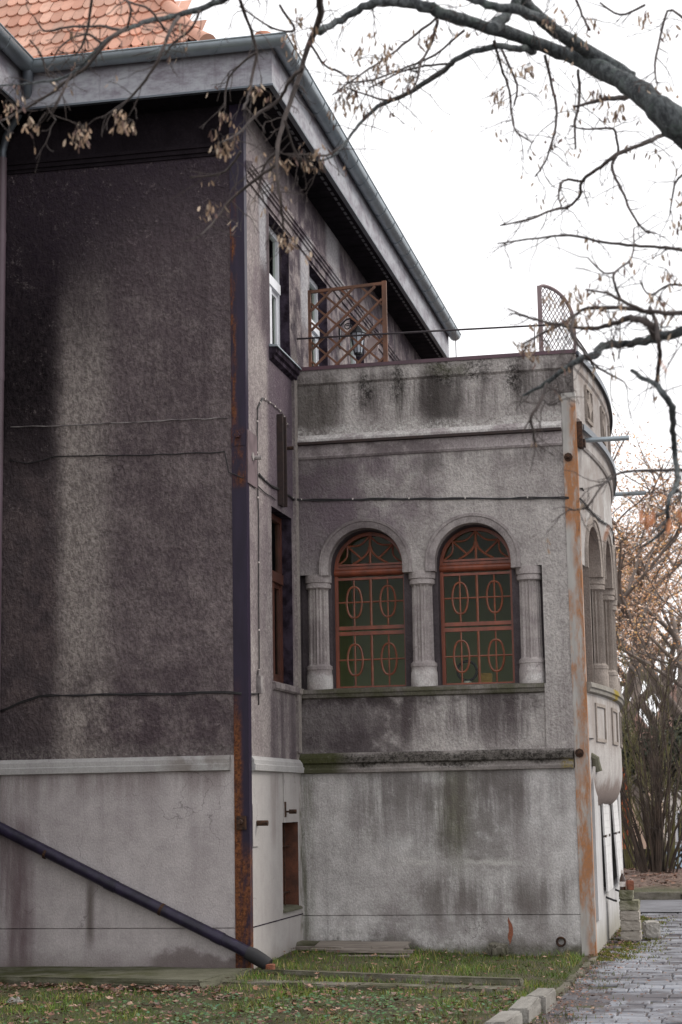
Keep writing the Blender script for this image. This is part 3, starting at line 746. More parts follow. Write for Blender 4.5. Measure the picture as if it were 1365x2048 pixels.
# basement slot with bars
mb = MB(); reveals(mb, mBw, BB, 0.24)
mb.quad(mBw(BB[0], BB[2], -0.24), mBw(BB[1], BB[2], -0.24), mBw(BB[1], BB[3], -0.24), mBw(BB[0], BB[3], -0.24))
bw = mb.build('basement_window', M['rustbrick'], villa, label='rust brown basement opening with iron bars', fix=False)
mb = MB()
for u in (1.66, 1.85, 2.04):
    mb = MB(); mb.tube([mBw(u, BB[2], -0.12), mBw(u, BB[3], -0.12)], 0.009, 6); mb.build('bar', M['iron'], bw)
for z in (0.62, 1.14):
    mb = MB(); mb.bar(mBw(BB[0], z, -0.12), mBw(BB[1], z, -0.12), 0.03, 0.012); mb.build('bar', M['iron'], bw)
mb = MB(); mb.sweep(mBw, [BB[0] - 0.01, BB[1] + 0.06], [(-0.23, BB[2] + 0.03), (-0.02, BB[2] + 0.022), (0.03, BB[2] - 0.005), (0.03, BB[2] - 0.025), (-0.23, BB[2] - 0.02)])
mb.build('sill', M['slab'], bw)
# sills
mb = MB(); mb.sweep(mBw, [1.09, 2.30], [(-0.15, 6.84), (0.10, 6.80), (0.105, 6.78), (-0.15, 6.79)]); mb.build('sill', M['zinc'], w1, label='zinc covered sill')
mb = MB(); mb.sweep(mBw, [1.10, 2.28], [(-0.1, 6.785), (0.085, 6.775), (0.08, 6.72), (0.055, 6.70), (0.05, 6.66), (0.0, 6.63), (-0.1, 6.63)]); mb.build('sill_moulding', M['plaster_dark'], w1)
mb = MB(); mb.sweep(mBw, [1.06, DV], [(-0.15, 2.975), (0.05, 2.95), (0.05, 2.89), (0.03, 2.87), (-0.1, 2.865)]); mb.build('sill', M['wall_b'], w2)

# veranda: arched walls
ZS, ZREC0, ZREC1 = 4.39, 2.93, 4.30
def arch_pts(c, R, n=20):
    return [(c + R * cos(pi - pi * i / n), ZS + R * sin(pi - pi * i / n)) for i in range(n + 1)]
def arched_sheet(mb, mp, d, u0, u1, za, zb, cs, R, depth, step=0.3):
    """sheet from za to zb with arch-headed openings (open below ZS), plus reveals"""
    edges = [u0]
    for c in cs: edges += [c - R, c + R]
    edges.append(u1)
    for i in range(0, len(edges), 2):
        a, b = edges[i], edges[i + 1]
        if b - a > 1e-4:
            mb.patch(mp, lin(a, b, max(1, int((b - a) / step))), [za, ZS, zb], d)
    for c in cs:
        P = arch_pts(c, R)
        for (p, q) in zip(P[:-1], P[1:]):
            mb.quad(mp(p[0], p[1], d), mp(q[0], q[1], d), mp(q[0], zb, d), mp(p[0], zb, d))
            mb.quad(mp(p[0], p[1], d), mp(p[0], p[1], d - depth), mp(q[0], q[1], d - depth), mp(q[0], q[1], d))
        for u in (c - R, c + R):
            mb.quad(mp(u, za, d), mp(u, za, d - depth), mp(u, ZS, d - depth), mp(u, ZS, d))
def archivolt(mb, mp, c, R, za, prof):
    """profile [(r, d)] swept up, over the arch and down"""
    path = [('s', za), ] + [('a', pi - pi * i / 24) for i in range(25)] + [('e', za)]
    b = len(mb.v); n = len(prof)
    for k, v in path:
        for (r, d) in prof:
            if k == 's': mb.v.append(mp(c - R - r, v, d))
            elif k == 'e': mb.v.append(mp(c + R + r, v, d))
            else: mb.v.append(mp(c + (R + r) * cos(v), ZS + (R + r) * sin(v), d))
    for i in range(len(path) - 1):
        for j in range(n - 1):
            mb.f.append((b + i * n + j, b + i * n + j + 1, b + (i + 1) * n + j + 1, b + (i + 1) * n + j))
    mb.f.append(tuple(b + j for j in range(n))); mb.f.append(tuple(b + (len(path) - 1) * n + j for j in range(n)))

def veranda(mp, u0, u1, cs, cols, rec, mats, labels):
    R = 0.45; DEP = 0.135
    mb = MB()
    def us(a, b): return lin(a, b, max(1, int((b - a) / 0.25)))
    mb.patch(mp, us(u0, u1), [2.15, ZREC0])                       # apron zone
    mb.patch(mp, us(u0, rec[0]), [ZREC0, ZREC1]) if rec[0] - u0 > 1e-3 else None
    mb.patch(mp, us(rec[1], u1), [ZREC0, ZREC1])
    arched_sheet(mb, mp, 0, u0, u1, ZREC1, 5.02, cs, R, DEP + 0.02)
    mb.patch(mp, us(u0, u1), [5.02, 5.72, 6.62])
    part(mb, 'veranda_wall', mats['wall'], labels[0], fix=False)
    mb = MB()                                                      # recess behind the columns
    mb.quad(mp(rec[0], ZREC0), mp(rec[0], ZREC1), mp(rec[0], ZREC1, -DEP), mp(rec[0], ZREC0, -DEP))
    mb.quad(mp(rec[1], ZREC0), mp(rec[1], ZREC1), mp(rec[1], ZREC1, -DEP), mp(rec[1], ZREC0, -DEP))
    ed = [rec[0]]
    for c in cs: ed += [c - R, c + R]
    ed.append(rec[1])
    for i in range(0, len(ed), 2):
        mb.quad(mp(ed[i], ZREC1), mp(ed[i + 1], ZREC1), mp(ed[i + 1], ZREC1, -DEP), mp(ed[i], ZREC1, -DEP))
    mb.quad(mp(rec[0], ZREC0), mp(rec[1], ZREC0), mp(rec[1], ZREC0, -DEP - 0.26), mp(rec[0], ZREC0, -DEP - 0.26))
    arched_sheet(mb, mp, -DEP, rec[0], rec[1], ZREC0, 5.0, cs, 0.437, 0.26)
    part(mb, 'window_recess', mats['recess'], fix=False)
    for c in cs:
        mb = MB()
        archivolt(mb, mp, c, R, ZREC1 - 0.015, [(-0.004, -0.165), (-0.004, 0.012), (0.012, 0.02), (0.07, 0.022), (0.075, 0.035), (0.105, 0.037), (0.112, 0.025), (0.112, -0.06)])
        part(mb, 'archivolt', mats['arch'], smooth='auto')
    for c in cols:
        p = mp(c, 0, -0.13)
        mb = MB()
        mb.lathe((p[0], p[1], 0), [(0.155, ZREC0 + 0.002), (0.158, 2.96), (0.156, 3.11), (0.150, 3.125), (0.150, 3.17), (0.157, 3.175), (0.155, 3.215), (0.139, 3.225),
                 (0.139, 3.245), (0.134, 4.12), (0.134, 4.14), (0.15, 4.145), (0.15, 4.19), (0.143, 4.195), (0.143, 4.205), (0.158, 4.21), (0.16, 4.275), (0.16, ZREC1 - 0.002)], 80, 'z', (3.24, 4.13, 0.034, 18))
        part(mb, 'column', mats['col'], smooth='auto')

CS_V = [0.815, 2.095]; COL_V = [0.216, 1.47, 2.74]
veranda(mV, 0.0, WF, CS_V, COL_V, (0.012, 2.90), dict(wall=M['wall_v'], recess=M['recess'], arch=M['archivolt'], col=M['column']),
        ('flat veranda wall facing the lawn',))
cw = [BOW_L / 2 + (i - 1.5) * 1.26 for i in range(4)]
cc = [cw[0] - 0.63] + [c + 0.63 for c in cw]
veranda(mW, 0.0, BOW_L, cw, cc[1:-1], (0.03, BOW_L - 0.03), dict(wall=M['bow'], recess=M['bow_col'], arch=M['bow_col'], col=M['bow_col']),
        ('pale bowed veranda front',))

def arched_window(mp, c, label, d=-0.32):
    R = 0.437
    mb = MB()
    def bx(u0, u1, z0, z1, d0, d1):
        P = [mp(u, z, dd) for u in (u0, u1) for z in (z0, z1) for dd in (d0, d1)]
        mb.add(P, [(0, 1, 3, 2), (4, 6, 7, 5), (0, 4, 5, 1), (2, 3, 7, 6), (0, 2, 6, 4), (1, 5, 7, 3)])
    F = 0.042
    bx(c - R, c - R + F, 2.95, ZS, d - 0.03, d + 0.02); bx(c + R - F, c + R, 2.95, ZS, d - 0.03, d + 0.02)
    bx(c - R + F, c + R - F, 2.95, 2.985, d - 0.03, d + 0.025)
    bx(c - R + F, c + R - F, 3.655, 3.70, d - 0.03, d + 0.025); bx(c - R + F, c + R - F, 3.59, 3.635, d - 0.03, d + 0.02)
    bx(c - R + F, c + R - F, 4.255, 4.285, d - 0.03, d + 0.015)
    bx(c - R + F, c + R - F, 4.425, 4.45, d - 0.03, d + 0.02)
    mb.tube([mp(c - R, 4.345, d + 0.015), mp(c + R, 4.345, d + 0.015)], 0.042, 12)
    bx(c - R + F, c + R - F, 4.30, 4.42, d - 0.03, d + 0.003)
    P = arch_pts(c, R, 24)
    n = len(P); b = len(mb.v)
    for i in range(n):
        a = pi - pi * i / (n - 1)
        for (rr, dd) in ((R, d - 0.03), (R, d + 0.02), (R - F, d + 0.02), (R - F, d - 0.03)):
            mb.v.append(mp(c + rr * cos(a), ZS + rr * sin(a), dd))
    for i in range(n - 1):
        for k in range(4):
            mb.f.append((b + i * 4 + k, b + i * 4 + (k + 1) % 4, b + (i + 1) * 4 + (k + 1) % 4, b + (i + 1) * 4 + k))
    win = mb.build('window', M['redwood'], villa, label=label)
    mm = MB(); rb = 0.0095
    def tb(pts, r=rb): mm.tube([mp(u, z, d) for (u, z) in pts], r * 1.35, 6)
    for (z0, z1) in ((2.985, 3.59), (3.70, 4.255)):
        tb([(c, z0), (c, z1)], 0.013)
        zm = (z0 + z1) / 2 + 0.01
        tb([(c - R + F, zm), (c + R - F, zm)], 0.008)
        for s in (-1, 1):
            uc = c + s * 0.205
            tb([(uc, z0), (uc, z1)], 0.0085)
            pts = []
            for i in range(33):
                a = 2 * pi * i / 32
                x = cos(a); y = sin(a)
                wv = 0.092 * (abs(x) ** 0.75) * (1 if x >= 0 else -1)
                pts.append((uc + wv, zm + 0.185 * (abs(y) ** 1.05) * (1 if y >= 0 else -1)))
            tb(pts, 0.0105)
    z0 = 4.45; Ri = R - F
    tb([(c, z0), (c, ZS + Ri)], 0.012)
    for s in (-1, 1):
        pts = []
        for i in range(13):
            t_ = i / 12
            pts.append((c + s * (0.012 + 0.2 * t_ ** 2.0), z0 + 0.20 - 0.20 * t_ ** 0.95))
        tb(pts, 0.0115)
        a = radians(45); q = (c + s * Ri * cos(a), ZS + Ri * sin(a))
        tb([(c + s * 0.105, z0 + 0.06), q], 0.0105)
        for (a0, a1) in ((radians(90), radians(45)), (radians(45), radians(8))):
            p0 = Vector((Ri * cos(a0), Ri * sin(a0))); p1 = Vector((Ri * cos(a1), Ri * sin(a1)))
            pts = []
            for i in range(13):
                t_ = i / 12
                v = p0.lerp(p1, t_) * (1 - 0.14 * sin(pi * t_))
                pts.append((c + s * v.x, max(z0, ZS + v.y)))
            tb(pts, 0.009)
    mm.build('glazing_bars', M['bars'], win, smooth='auto')
    mg = MB()
    g = [mp(c - R + 0.02, 2.96, d - 0.012), mp(c + R - 0.02, 2.96, d - 0.012)] + [mp(c + (R - 0.02) * cos(pi * i / 20), ZS + (R - 0.02) * sin(pi * i / 20), d - 0.012) for i in range(21)]
    mg.add(g, [tuple(range(len(g)))]); mg.build('pane', M['glass'], win, fix=False)
arched_window(mV, CS_V[0], 'left of the two arched red framed windows')
arched_window(mV, CS_V[1], 'right of the two arched red framed windows')
for i, c in enumerate(cw): arched_window(mW, c, 'arched red framed window in the bow')

# apron, sills, ledges and cornices of the flat veranda wall
mb = MB(); mb.sweep(mV, [0.0, 2.885], [(0.0, 2.87), (-0.2, 2.955), (-0.2, 2.96), (0.05, 2.935), (0.06, 2.89), (0.045, 2.875), (0.04, 2.84), (0.0, 2.825)]); part(mb, 'window_sill', M['sill_v'])
mb = MB(); mb.sweep(mV, [2.885, 3.20], [(0.0, 2.16), (0.028, 2.16), (0.028, 2.93), (0.0, 2.935)]); part(mb, 'apron_edge', M['wall_v'])
mb = MB(); mb.sweep(mV, [0.0, 3.185], [(-0.05, 1.95), (0.055, 1.965), (0.065, 2.0), (0.05, 2.02), (0.05, 2.06), (0.085, 2.08), (0.085, 2.135), (0.03, 2.19), (-0.05, 2.2)]); part(mb, 'plinth_moulding', M['mossy'], 'black mossy moulding above the veranda plinth')
mb = MB(); mb.patch(mV, lin(0, WF, 6), [-0.4, 0.33]); mb.patch(mV, lin(0, WF, 6), [0.342, 1.97])
mb.quad(mV(0, 0.33), mV(WF, 0.33), mV(WF, 0.336, -0.02), mV(0, 0.336, -0.02)); mb.quad(mV(0, 0.342), mV(WF, 0.342), mV(WF, 0.336, -0.02), mV(0, 0.336, -0.02))
part(mb, 'veranda_plinth', M['plinth_v'], fix=False)
mb = MB(); mb.sweep(mV, [0.0, 3.19], [(-0.05, 5.69), (0.02, 5.70), (0.035, 5.725), (0.03, 5.74), (0.03, 5.865), (0.07, 5.885), (0.075, 5.93), (0.03, 5.985), (-0.05, 6.0)]); part(mb, 'ledge', M['ledge_v'])
mb = MB(); mb.sweep(mV, [0.0, 3.188], [(0.02, 5.874), (0.082, 5.882), (0.084, 5.898), (0.086, 5.898), (0.086, 5.868), (0.02, 5.862)]); part(mb, 'ledge_dark_strip', M['channel'])  # near-black strip draws in the shadow line under the ledge
mb = MB(); mb.sweep(mV, [0.0, WF], [(-0.25, 6.60), (0.0, 6.60), (0.03, 6.625), (0.035, 6.79), (-0.25, 6.79)]); part(mb, 'parapet', M['wall_v'])
mb = MB(); mb.sweep(mV, [-0.02, WF + 0.04], [(-0.28, 6.79), (-0.28, 6.83), (0.05, 6.83), (0.055, 6.785), (0.048, 6.785), (0.045, 6.80), (-0.25, 6.80)]); part(mb, 'coping', M['maroon'], 'maroon sheet metal coping')
# bow counterparts
UW = lin(0.02, BOW_L, 40)
mb = MB(); mb.sweep(mW, lin(0.08, BOW_L, 40), [(-0.05, 5.69), (0.02, 5.70), (0.035, 5.725), (0.03, 5.74), (0.03, 5.87), (0.075, 5.885), (0.08, 5.945), (0.03, 6.02), (-0.05, 6.04)]); part(mb, 'ledge', M['bow'])
mb = MB(); mb.sweep(mW, lin(0.08, BOW_L, 40), [(0.0, 5.876), (0.088, 5.88), (0.088, 5.955), (0.084, 5.957), (0.083, 5.884), (0.0, 5.88)]); part(mb, 'ledge_dark_strip', M['zinc_dark'])
mb = MB(); mb.sweep(mW, UW, [(-0.25, 6.60), (0.0, 6.60), (0.02, 6.625), (0.025, 6.79), (-0.25, 6.79)]); part(mb, 'parapet', M['bow'])
mb = MB(); mb.sweep(mW, lin(0.06, BOW_L, 40), [(-0.28, 6.79), (-0.28, 6.83), (0.06, 6.83), (0.07, 6.74), (0.06, 6.74), (0.05, 6.79)]); part(mb, 'coping', M['zinc_dark'], 'grey zinc coping of the bow')
mb = MB(); mb.sweep(mW, lin(0.04, BOW_L, 40), [(-0.2, 2.96), (0.06, 2.935), (0.07, 2.88), (0.05, 2.865), (0.045, 2.83), (0.0, 2.815), (0.0, 2.87), (-0.2, 2.955)]); part(mb, 'window_sill', M['lichen_sill'])
mb = MB(); N = 48
zs_ = [2.16, 1.95] + [1.95 - 0.42 * i / 14 for i in range(1, 15)]
for i in range(N + 1):
    u = BOW_L * i / N; p = mW(u, 0)
    for z in zs_:
        tt = max(0, (1.95 - z)) / 0.42
        drop = 0.215 * (1 - sqrt(max(0, 1 - tt ** 2)))
        x = max(WF - 0.003, p[0] - drop); mb.v.append((x, p[1], z))
n = len(zs_)
for i in range(N):
    for j in range(n - 1): mb.f.append((i * n + j, (i + 1) * n + j, (i + 1) * n + j + 1, i * n + j + 1))
part(mb, 'bow_corbel', M['bow'], smooth=True)
for c in cw:
    mb = MB()
    for (ua, ub, za, zb) in ((c - .33, c - .29, 2.27, 2.72), (c + .29, c + .33, 2.27, 2.72), (c - .29, c + .29, 2.68, 2.72), (c - .29, c + .29, 2.27, 2.31)):
        mb.sweep(mW, [ua, ub], [(-0.02, za), (0.02, za), (0.02, zb), (-0.02, zb)])
    part(mb, 'apron_panel', M['bow_col'])
    mb = MB()                                                  # parapet ornament: framed lozenge
    q = [(c - .2, 6.12), (c + .2, 6.12), (c + .2, 6.52), (c - .2, 6.52)]
    for k in range(4):
        a_, b_ = q[k], q[(k + 1) % 4]
        mb.bar(mW(a_[0], a_[1], 0.005), mW(b_[0], b_[1], 0.005), 0.045, 0.045)
    g = []
    for k in range(16):
        a_ = 2 * pi * k / 16; rr = 0.19 if k % 4 == 0 else (0.12 if k % 2 else 0.10)
        g.append((c + rr * cos(a_), 6.32 + rr * sin(a_)))
    V = [mW(u, z, 0.03) for u, z in g] + [mW(u, z, 0.0) for u, z in g]
    mb.add(V, [tuple(range(16))] + [(k, (k + 1) % 16, 16 + (k + 1) % 16, 16 + k) for k in range(16)])
    part(mb, 'parapet_ornament', M['bow_col'])
# basement of the bow
sw = [(4.15, 5.10, 0.55, 1.55), (6.05, 7.0, 0.55, 1.55)]
mb = MB(); holed(mb, mF, DV, 2 * BOW_H + DV, -0.4, 1.97, sw); part(mb, 'bow_basement_wall', M['bow_plinth'])
mb = MB(); mb.box(WF, WF + 0.035, 2.66, 3.25, 0.25, 1.86); part(mb, 'pilaster', M['bow_plinth'])
mb = MB(); mb.box(WF, WF + 0.035, 7.35, 7.8, 0.25, 1.7); part(mb, 'pilaster', M['bow_plinth'])
for h in sw:
    mb = MB(); reveals(mb, mF, h, 0.15); mb.quad(mF(h[0], h[2], -.15), mF(h[1], h[2], -.15), mF(h[1], h[3], -.15), mF(h[0], h[3], -.15))
    part(mb, 'basement_opening', M['bow_plinth'], fix=False)
for i, (a_, b_, c_, d_) in enumerate(sw):
    lab = ('nearer of the two white shutters propped out over the basement windows', 'farther of the two white shutters propped out over the basement windows')[i]
    mb = MB()
    zt, zm, zb = 1.60, 1.16, 0.50
    def sp(u, z, th):
        tilt = 0.012 + (zt - z) * (0.02 if i == 0 else 0.045)
        return mF(u, z, tilt + th)
    for (z0, z1) in ((zm + 0.012, zt), (zb, zm - 0.012)):
        nb = 5 if z1 == zt else 6
        for k in range(nb):
            za = z0 + (z1 - z0) * k / nb + 0.001; zc = z0 + (z1 - z0) * (k + 1) / nb - 0.001
            P = [sp(u, z, th) for u in (a_ - .03, b_ + .03) for z in (za, zc) for th in (0, 0.022)]
            mb.add(P, [(0, 1, 3, 2), (4, 6, 7, 5), (0, 4, 5, 1), (2, 3, 7, 6), (0, 2, 6, 4), (1, 5, 7, 3)])
    sh = mb.build('shutter', M['shutter'], villa, label=lab)
    mb = MB()
    for u in (a_ + .1, b_ - .1):
        mb = MB(); mb.obox(sp(u, zm, 0.024), (0.006, 0, 0), (0, 0.05, 0), (0, 0, 0.016)); mb.build('hinge', M['iron'], sh)
    mb = MB(); mb.tube([mF(a_ + .3, 0.42, 0.0), mF(a_ + .3, 0.38, 0.10), mF(a_ + .55, 0.36, 0.11)], 0.014, 6)
    mb.build('latch', M['lamp_iron'], sh)
# terrace deck and veranda interior
mb = MB()
pl = [(0.0, DV + .02)] + [(WF - .02, DV + .02)] + [(mW(u, 0, -.02)[0], mW(u, 0, -.02)[1]) for u in lin(0.05, BOW_L - .05, 20)] + [(0.0, 7.79)]
mb.add([(x, y, 6.6) for x, y in pl], [tuple(range(len(pl)))]); part(mb, 'terrace_deck', M['zinc_dark'], fix=False)
mb = MB()
mb.quad((0.01, 2.85, 2.3), (0.01, 7.6, 2.3), (0.01, 7.6, 5.2), (0.01, 2.85, 5.2))
mb.quad((0.01, 7.6, 2.3), (3.3, 7.6, 2.3), (3.3, 7.6, 5.2), (0.01, 7.6, 5.2))
mb.quad((0.01, 5.6, 2.3), (2.3, 5.6, 2.3), (2.3, 5.6, 5.2), (0.01, 5.6, 5.2))
part(mb, 'room_wall', M['room'], fix=False)
mb = MB(); mb.quad((0.0, 2.5, 2.3), (3.4, 2.5, 2.3), (3.4, 7.7, 2.3), (0, 7.7, 2.3)); part(mb, 'room_floor', M['dark_room'], fix=False)
mb = MB(); mb.quad((0.0, 2.5, 5.2), (3.4, 2.5, 5.2), (3.4, 7.7, 5.2), (0, 7.7, 5.2))
part(mb, 'room_ceiling', M['dark_room'], fix=False)
mb = MB(); mb.box(-2.9, 0, 7.79, 7.8, -0.4, 6.6); mb.quad((0, 7.79, -.4), (WF, 7.79, -.4), (WF, 7.79, 6.7), (0, 7.79, 6.7)); part(mb, 'veranda_end_wall', M['bow'], fix=False)

# corner angle irons with tie plates
def angle(x0, yA, fl, yb0, yb1, xside, z0, z1, mat, label):
    mb = MB()
    mb.box(x0 - fl, x0 + 0.012, yA - 0.012, yA - 0.001, z0, z1)
    mb.box(x0 + 0.001, x0 + 0.012, yA, yA + xside, z0, z1)
    return part(mb, 'corner_angle_iron', mat, label)
ai = angle(0.0, 0.0, 0.15, 0, 0, 0.10, -0.15, 9.28, M['angle_dark'], 'dark purple rusted angle iron on the front corner of the house')
mb = MB(); mb.box(-0.155, 0.0, -0.02, -0.012, 5.42, 5.62)
mb.tube([(-0.075, -0.012, 5.53), (-0.075, -0.07, 5.53)], 0.03, 6); mb.build('tie_plate', M['angle_dark'], ai)
mb = MB(); mb.box(-0.12, -0.02, -0.05, -0.012, 1.36, 1.5); mb.tube([(-0.07, -0.03, 1.44), (-0.07, -0.12, 1.44)], 0.026, 8); mb.build('tie_bolt', M['iron'], ai)
mb = MB(); mb.box(0.012, 0.022, 0.02, 0.42, 5.02, 5.6); mb.build('tie_plate', M['plate'], ai)
mb = MB(); mb.tube([(0.02, 0.30, 5.34), (0.10, 0.30, 5.34)], 0.025, 8); mb.tube([(0.02, 0.22, 5.34), (0.03, 0.22, 5.34)], 0.05, 6); mb.build('tie_bolt', M['cable_pale'], ai)
mb = MB(); mb.box(0.013, 0.019, 0.101, 0.36, 1.18, 1.62); mb.build('tie_plate', M['plinth_b'], ai)
mb = MB(); mb.tube([(0.02, 0.26, 1.42), (0.14, 0.26, 1.42)], 0.03, 10); mb.build('tie_bolt', M['iron'], ai)
mb = MB(); mb.tube([(0.0, 1.62, 1.53), (0.11, 1.62, 1.53)], 0.012, 6); mb.tube([(0.05, 1.60, 1.53), (0.13, 1.60, 1.53)], 0.028, 6); mb.box(0.0, 0.02, 1.52, 1.58, 1.47, 1.64); part(mb, 'tie_bolt', M['iron'])
mb = MB(); mb.box(0.002, 0.012, 1.5, 2.1, 1.41, 2.0); part(mb, 'render_patch', M['plinth_b'])
ar = angle(WF, DV, 0.15, 0, 0, 0.12, -0.2, 6.32, M['angle_rust'], 'pale angle iron with orange rust on the veranda corner')
for zz in (5.55, 2.13):
    mb = MB(); mb.lathe((3.255, DV - 0.012, zz), [(0.05, 0.0), (0.052, -0.022), (0.026, -0.024), (0.024, -0.055), (0.011, -0.055), (0.011, -0.085)][::-1], 8, 'y'); mb.build('tie_bolt', M['iron'], ar)
mb = MB(); mb.box(WF + .012, WF + .075, DV + .04, DV + .22, 5.68, 5.98); mb.box(WF + .012, WF + .10, DV + .10, DV + .24, 5.70, 5.78); mb.build('tie_plate', M['iron'], ar)
mb = MB(); mb.tube([(WF, 2.62, 2.10), (WF + .07, 2.62, 2.06), (WF + .07, 2.62, 1.98)], 0.05, 8); part(mb, 'drain_hopper', M['slab'])
mb = MB(); mb.tube([(WF + .04, 2.85, 2.04), (WF + .07, 2.85, 1.92)], 0.06, 8); part(mb, 'drain_hopper', M['slab'])
# flat tie bar on the side wall
mb = MB(); mb.box(0.0, 0.03, 1.42, 1.62, 5.0, 6.06); mb.box(0.03, 0.07, 1.42, 1.45, 5.0, 6.06); mb.box(0.03, 0.07, 1.59, 1.62, 5.0, 6.06); tb_ = part(mb, 'tie_bar', M['channel'], 'dark steel channel bolted upright on the side wall')
mb = MB(); mb.tube([(0.03, 1.66, 5.70), (0.14, 1.66, 5.70)], 0.022, 8); mb.build('tie_bolt', M['iron'], tb_)

# roof edges
OV = 0.452
mb = MB(); mb.box(-OV - 1.95, OV, -OV, -OV + 0.03, 9.285, 9.80); part(mb, 'fascia', M['fascia'])
mb = MB(); mb.box(OV - 0.03, OV, -OV + 0.03, 12.35, 9.285, 9.80); part(mb, 'fascia', M['fascia'])
mb = MB(); mb.box(-2.43, -2.40, -4.6, -OV, 9.285, 9.80); part(mb, 'fascia', M['fascia'])
mb = MB()
mb.box(OV - 0.045, OV + 0.012, -OV - 0.012, 12.36, 9.262, 9.284); mb.box(-2.4, OV - 0.046, -OV - 0.012, -OV + 0.045, 9.262, 9.284); mb.box(-2.44, -2.388, -4.6, -OV - 0.013, 9.262, 9.284)
part(mb, 'fascia_trim', M['zinc_dark'])
mb = MB()
for k in range(96):
    y0 = -OV + 0.05 + k * 0.132
    mb.box(0.0, OV - 0.046, y0, y0 + 0.128, 9.27 + (0.004 if k % 2 else 0), 9.3)
for k in range(22):
    x0 = -2.85 + k * 0.132
    mb.box(x0, min(x0 + 0.128, -0.002), -OV + 0.046, 0.0, 9.27 + (0.004 if k % 2 else 0), 9.3)
mb.box(-2.85, -2.44, -4.6, -OV, 9.27, 9.3)
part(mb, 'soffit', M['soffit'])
sof = [o for o in villa.children if o.name == 'soffit'][0]
for k in range(60):
    mb = MB(); mb.box(OV - 0.13, OV - 0.10, 0.1 + k * 0.2, 0.22 + k * 0.2, 9.262, 9.2695); mb.build('soffit_vent', M['vent'], sof)
def gutter(path, r=0.105, name='gutter'):
    """half-round channel along a horizontal path, open upward"""
    mb = MB(); n = 10; path = [Vector(p) for p in path]; b = 0
    rows = []
    for i, p in enumerate(path):
        if i == 0: d = (path[1] - path[0]).normalized(); sc = 1
        elif i == len(path) - 1: d = (path[-1] - path[-2]).normalized(); sc = 1
        else:
            d1 = (path[i] - path[i - 1]).normalized(); d2 = (path[i + 1] - path[i]).normalized()
            d = (d1 + d2).normalized(); sc = 1 / max(0.3, d.dot(d1))
        x = d.cross(Vector((0, 0, 1))).normalized()
        rows.append([p + x * (cos(pi + pi * k / n) * r * sc) + Vector((0, 0, sin(pi + pi * k / n) * r)) for k in range(n + 1)])
    for q in (0, 0.006):
        b = len(mb.v)
        for i, row in enumerate(rows):
            for v in row: mb.v.append(tuple(path[i] + (v - path[i]) * (1 - q / r)))
        for i in range(len(rows) - 1):
            for k in range(n): mb.f.append((b + i * (n + 1) + k, b + i * (n + 1) + k + 1, b + (i + 1) * (n + 1) + k + 1, b + (i + 1) * (n + 1) + k))
    mb.f.append(tuple(range(n + 1))); L = (len(rows) - 1) * (n + 1); mb.f.append(tuple(L + k for k in range(n + 1)))
    for i in range(len(rows) - 1):   # rolled front bead and joint bands
        for k in (0, n): mb.tube([rows[i][k], rows[i + 1][k]], 0.011, 6)
        Ls = (path[i + 1] - path[i]).length; m = max(1, int(Ls / 0.62))
        for j in range(1, m):
            t_ = j / m
            pts = [rows[i][k].lerp(rows[i + 1][k], t_) for k in range(n + 1)]
            c0 = path[i].lerp(path[i + 1], t_)
            mb.tube([c0 + (p - c0) * 1.03 for p in pts], 0.006, 4)
    return part(mb, name, M['zinc'], smooth='auto', fix=False)
gz = 9.755
gutter([(-2.30, -4.6, gz), (-2.30, -OV - 0.10, gz), (OV + 0.10, -OV - 0.10, gz), (OV + 0.10, 12.45, gz)])
mb = MB(); mb.tube([(-2.30, -OV - .1, gz - .06), (-2.30, -OV - .1, gz - .22), (-2.36, -OV + .05, gz - .36), (-2.72, -0.12, gz - .62), (-2.785, -0.075, gz - .80), (-2.785, -0.075, 8.88)], [0.07, 0.05, 0.042, 0.042, 0.042, 0.042], 10); part(mb, 'gutter_outlet', M['zinc_dark'], smooth='auto')

# roof: sprocketed hip, beavertail tiles
K0, T0, T1, ZE = 1.12, 0.53, 1.32, 9.76
KX = 3.4
def hip(k): return Vector((OV - k, -OV + k, ZE + (T0 * k if k < K0 else T0 * K0 + T1 * (k - K0))))
roofp = MB()
def rp(x, k): z = hip(k).z; return (x, -OV + k, z - 0.03)
def rq(y, k): z = hip(k).z; return (OV - k, y, z - 0.03)
ks = [-0.05, K0, KX]
for a_, b_ in zip(ks[:-1], ks[1:]):
    roofp.quad(rp(-9, a_), (OV - a_, -OV + a_, rp(0, a_)[2]), (OV - b_, -OV + b_, rp(0, b_)[2]), rp(-9, b_))
    roofp.quad((OV - a_, -OV + a_, rp(0, a_)[2]), rq(12.4, a_), rq(12.4, b_), (OV - b_, -OV + b_, rp(0, b_)[2]))
roof = part(roofp, 'roof', M['lead'], fix=False)
tiles = MB(); tcols = []; r = random.Random(11)
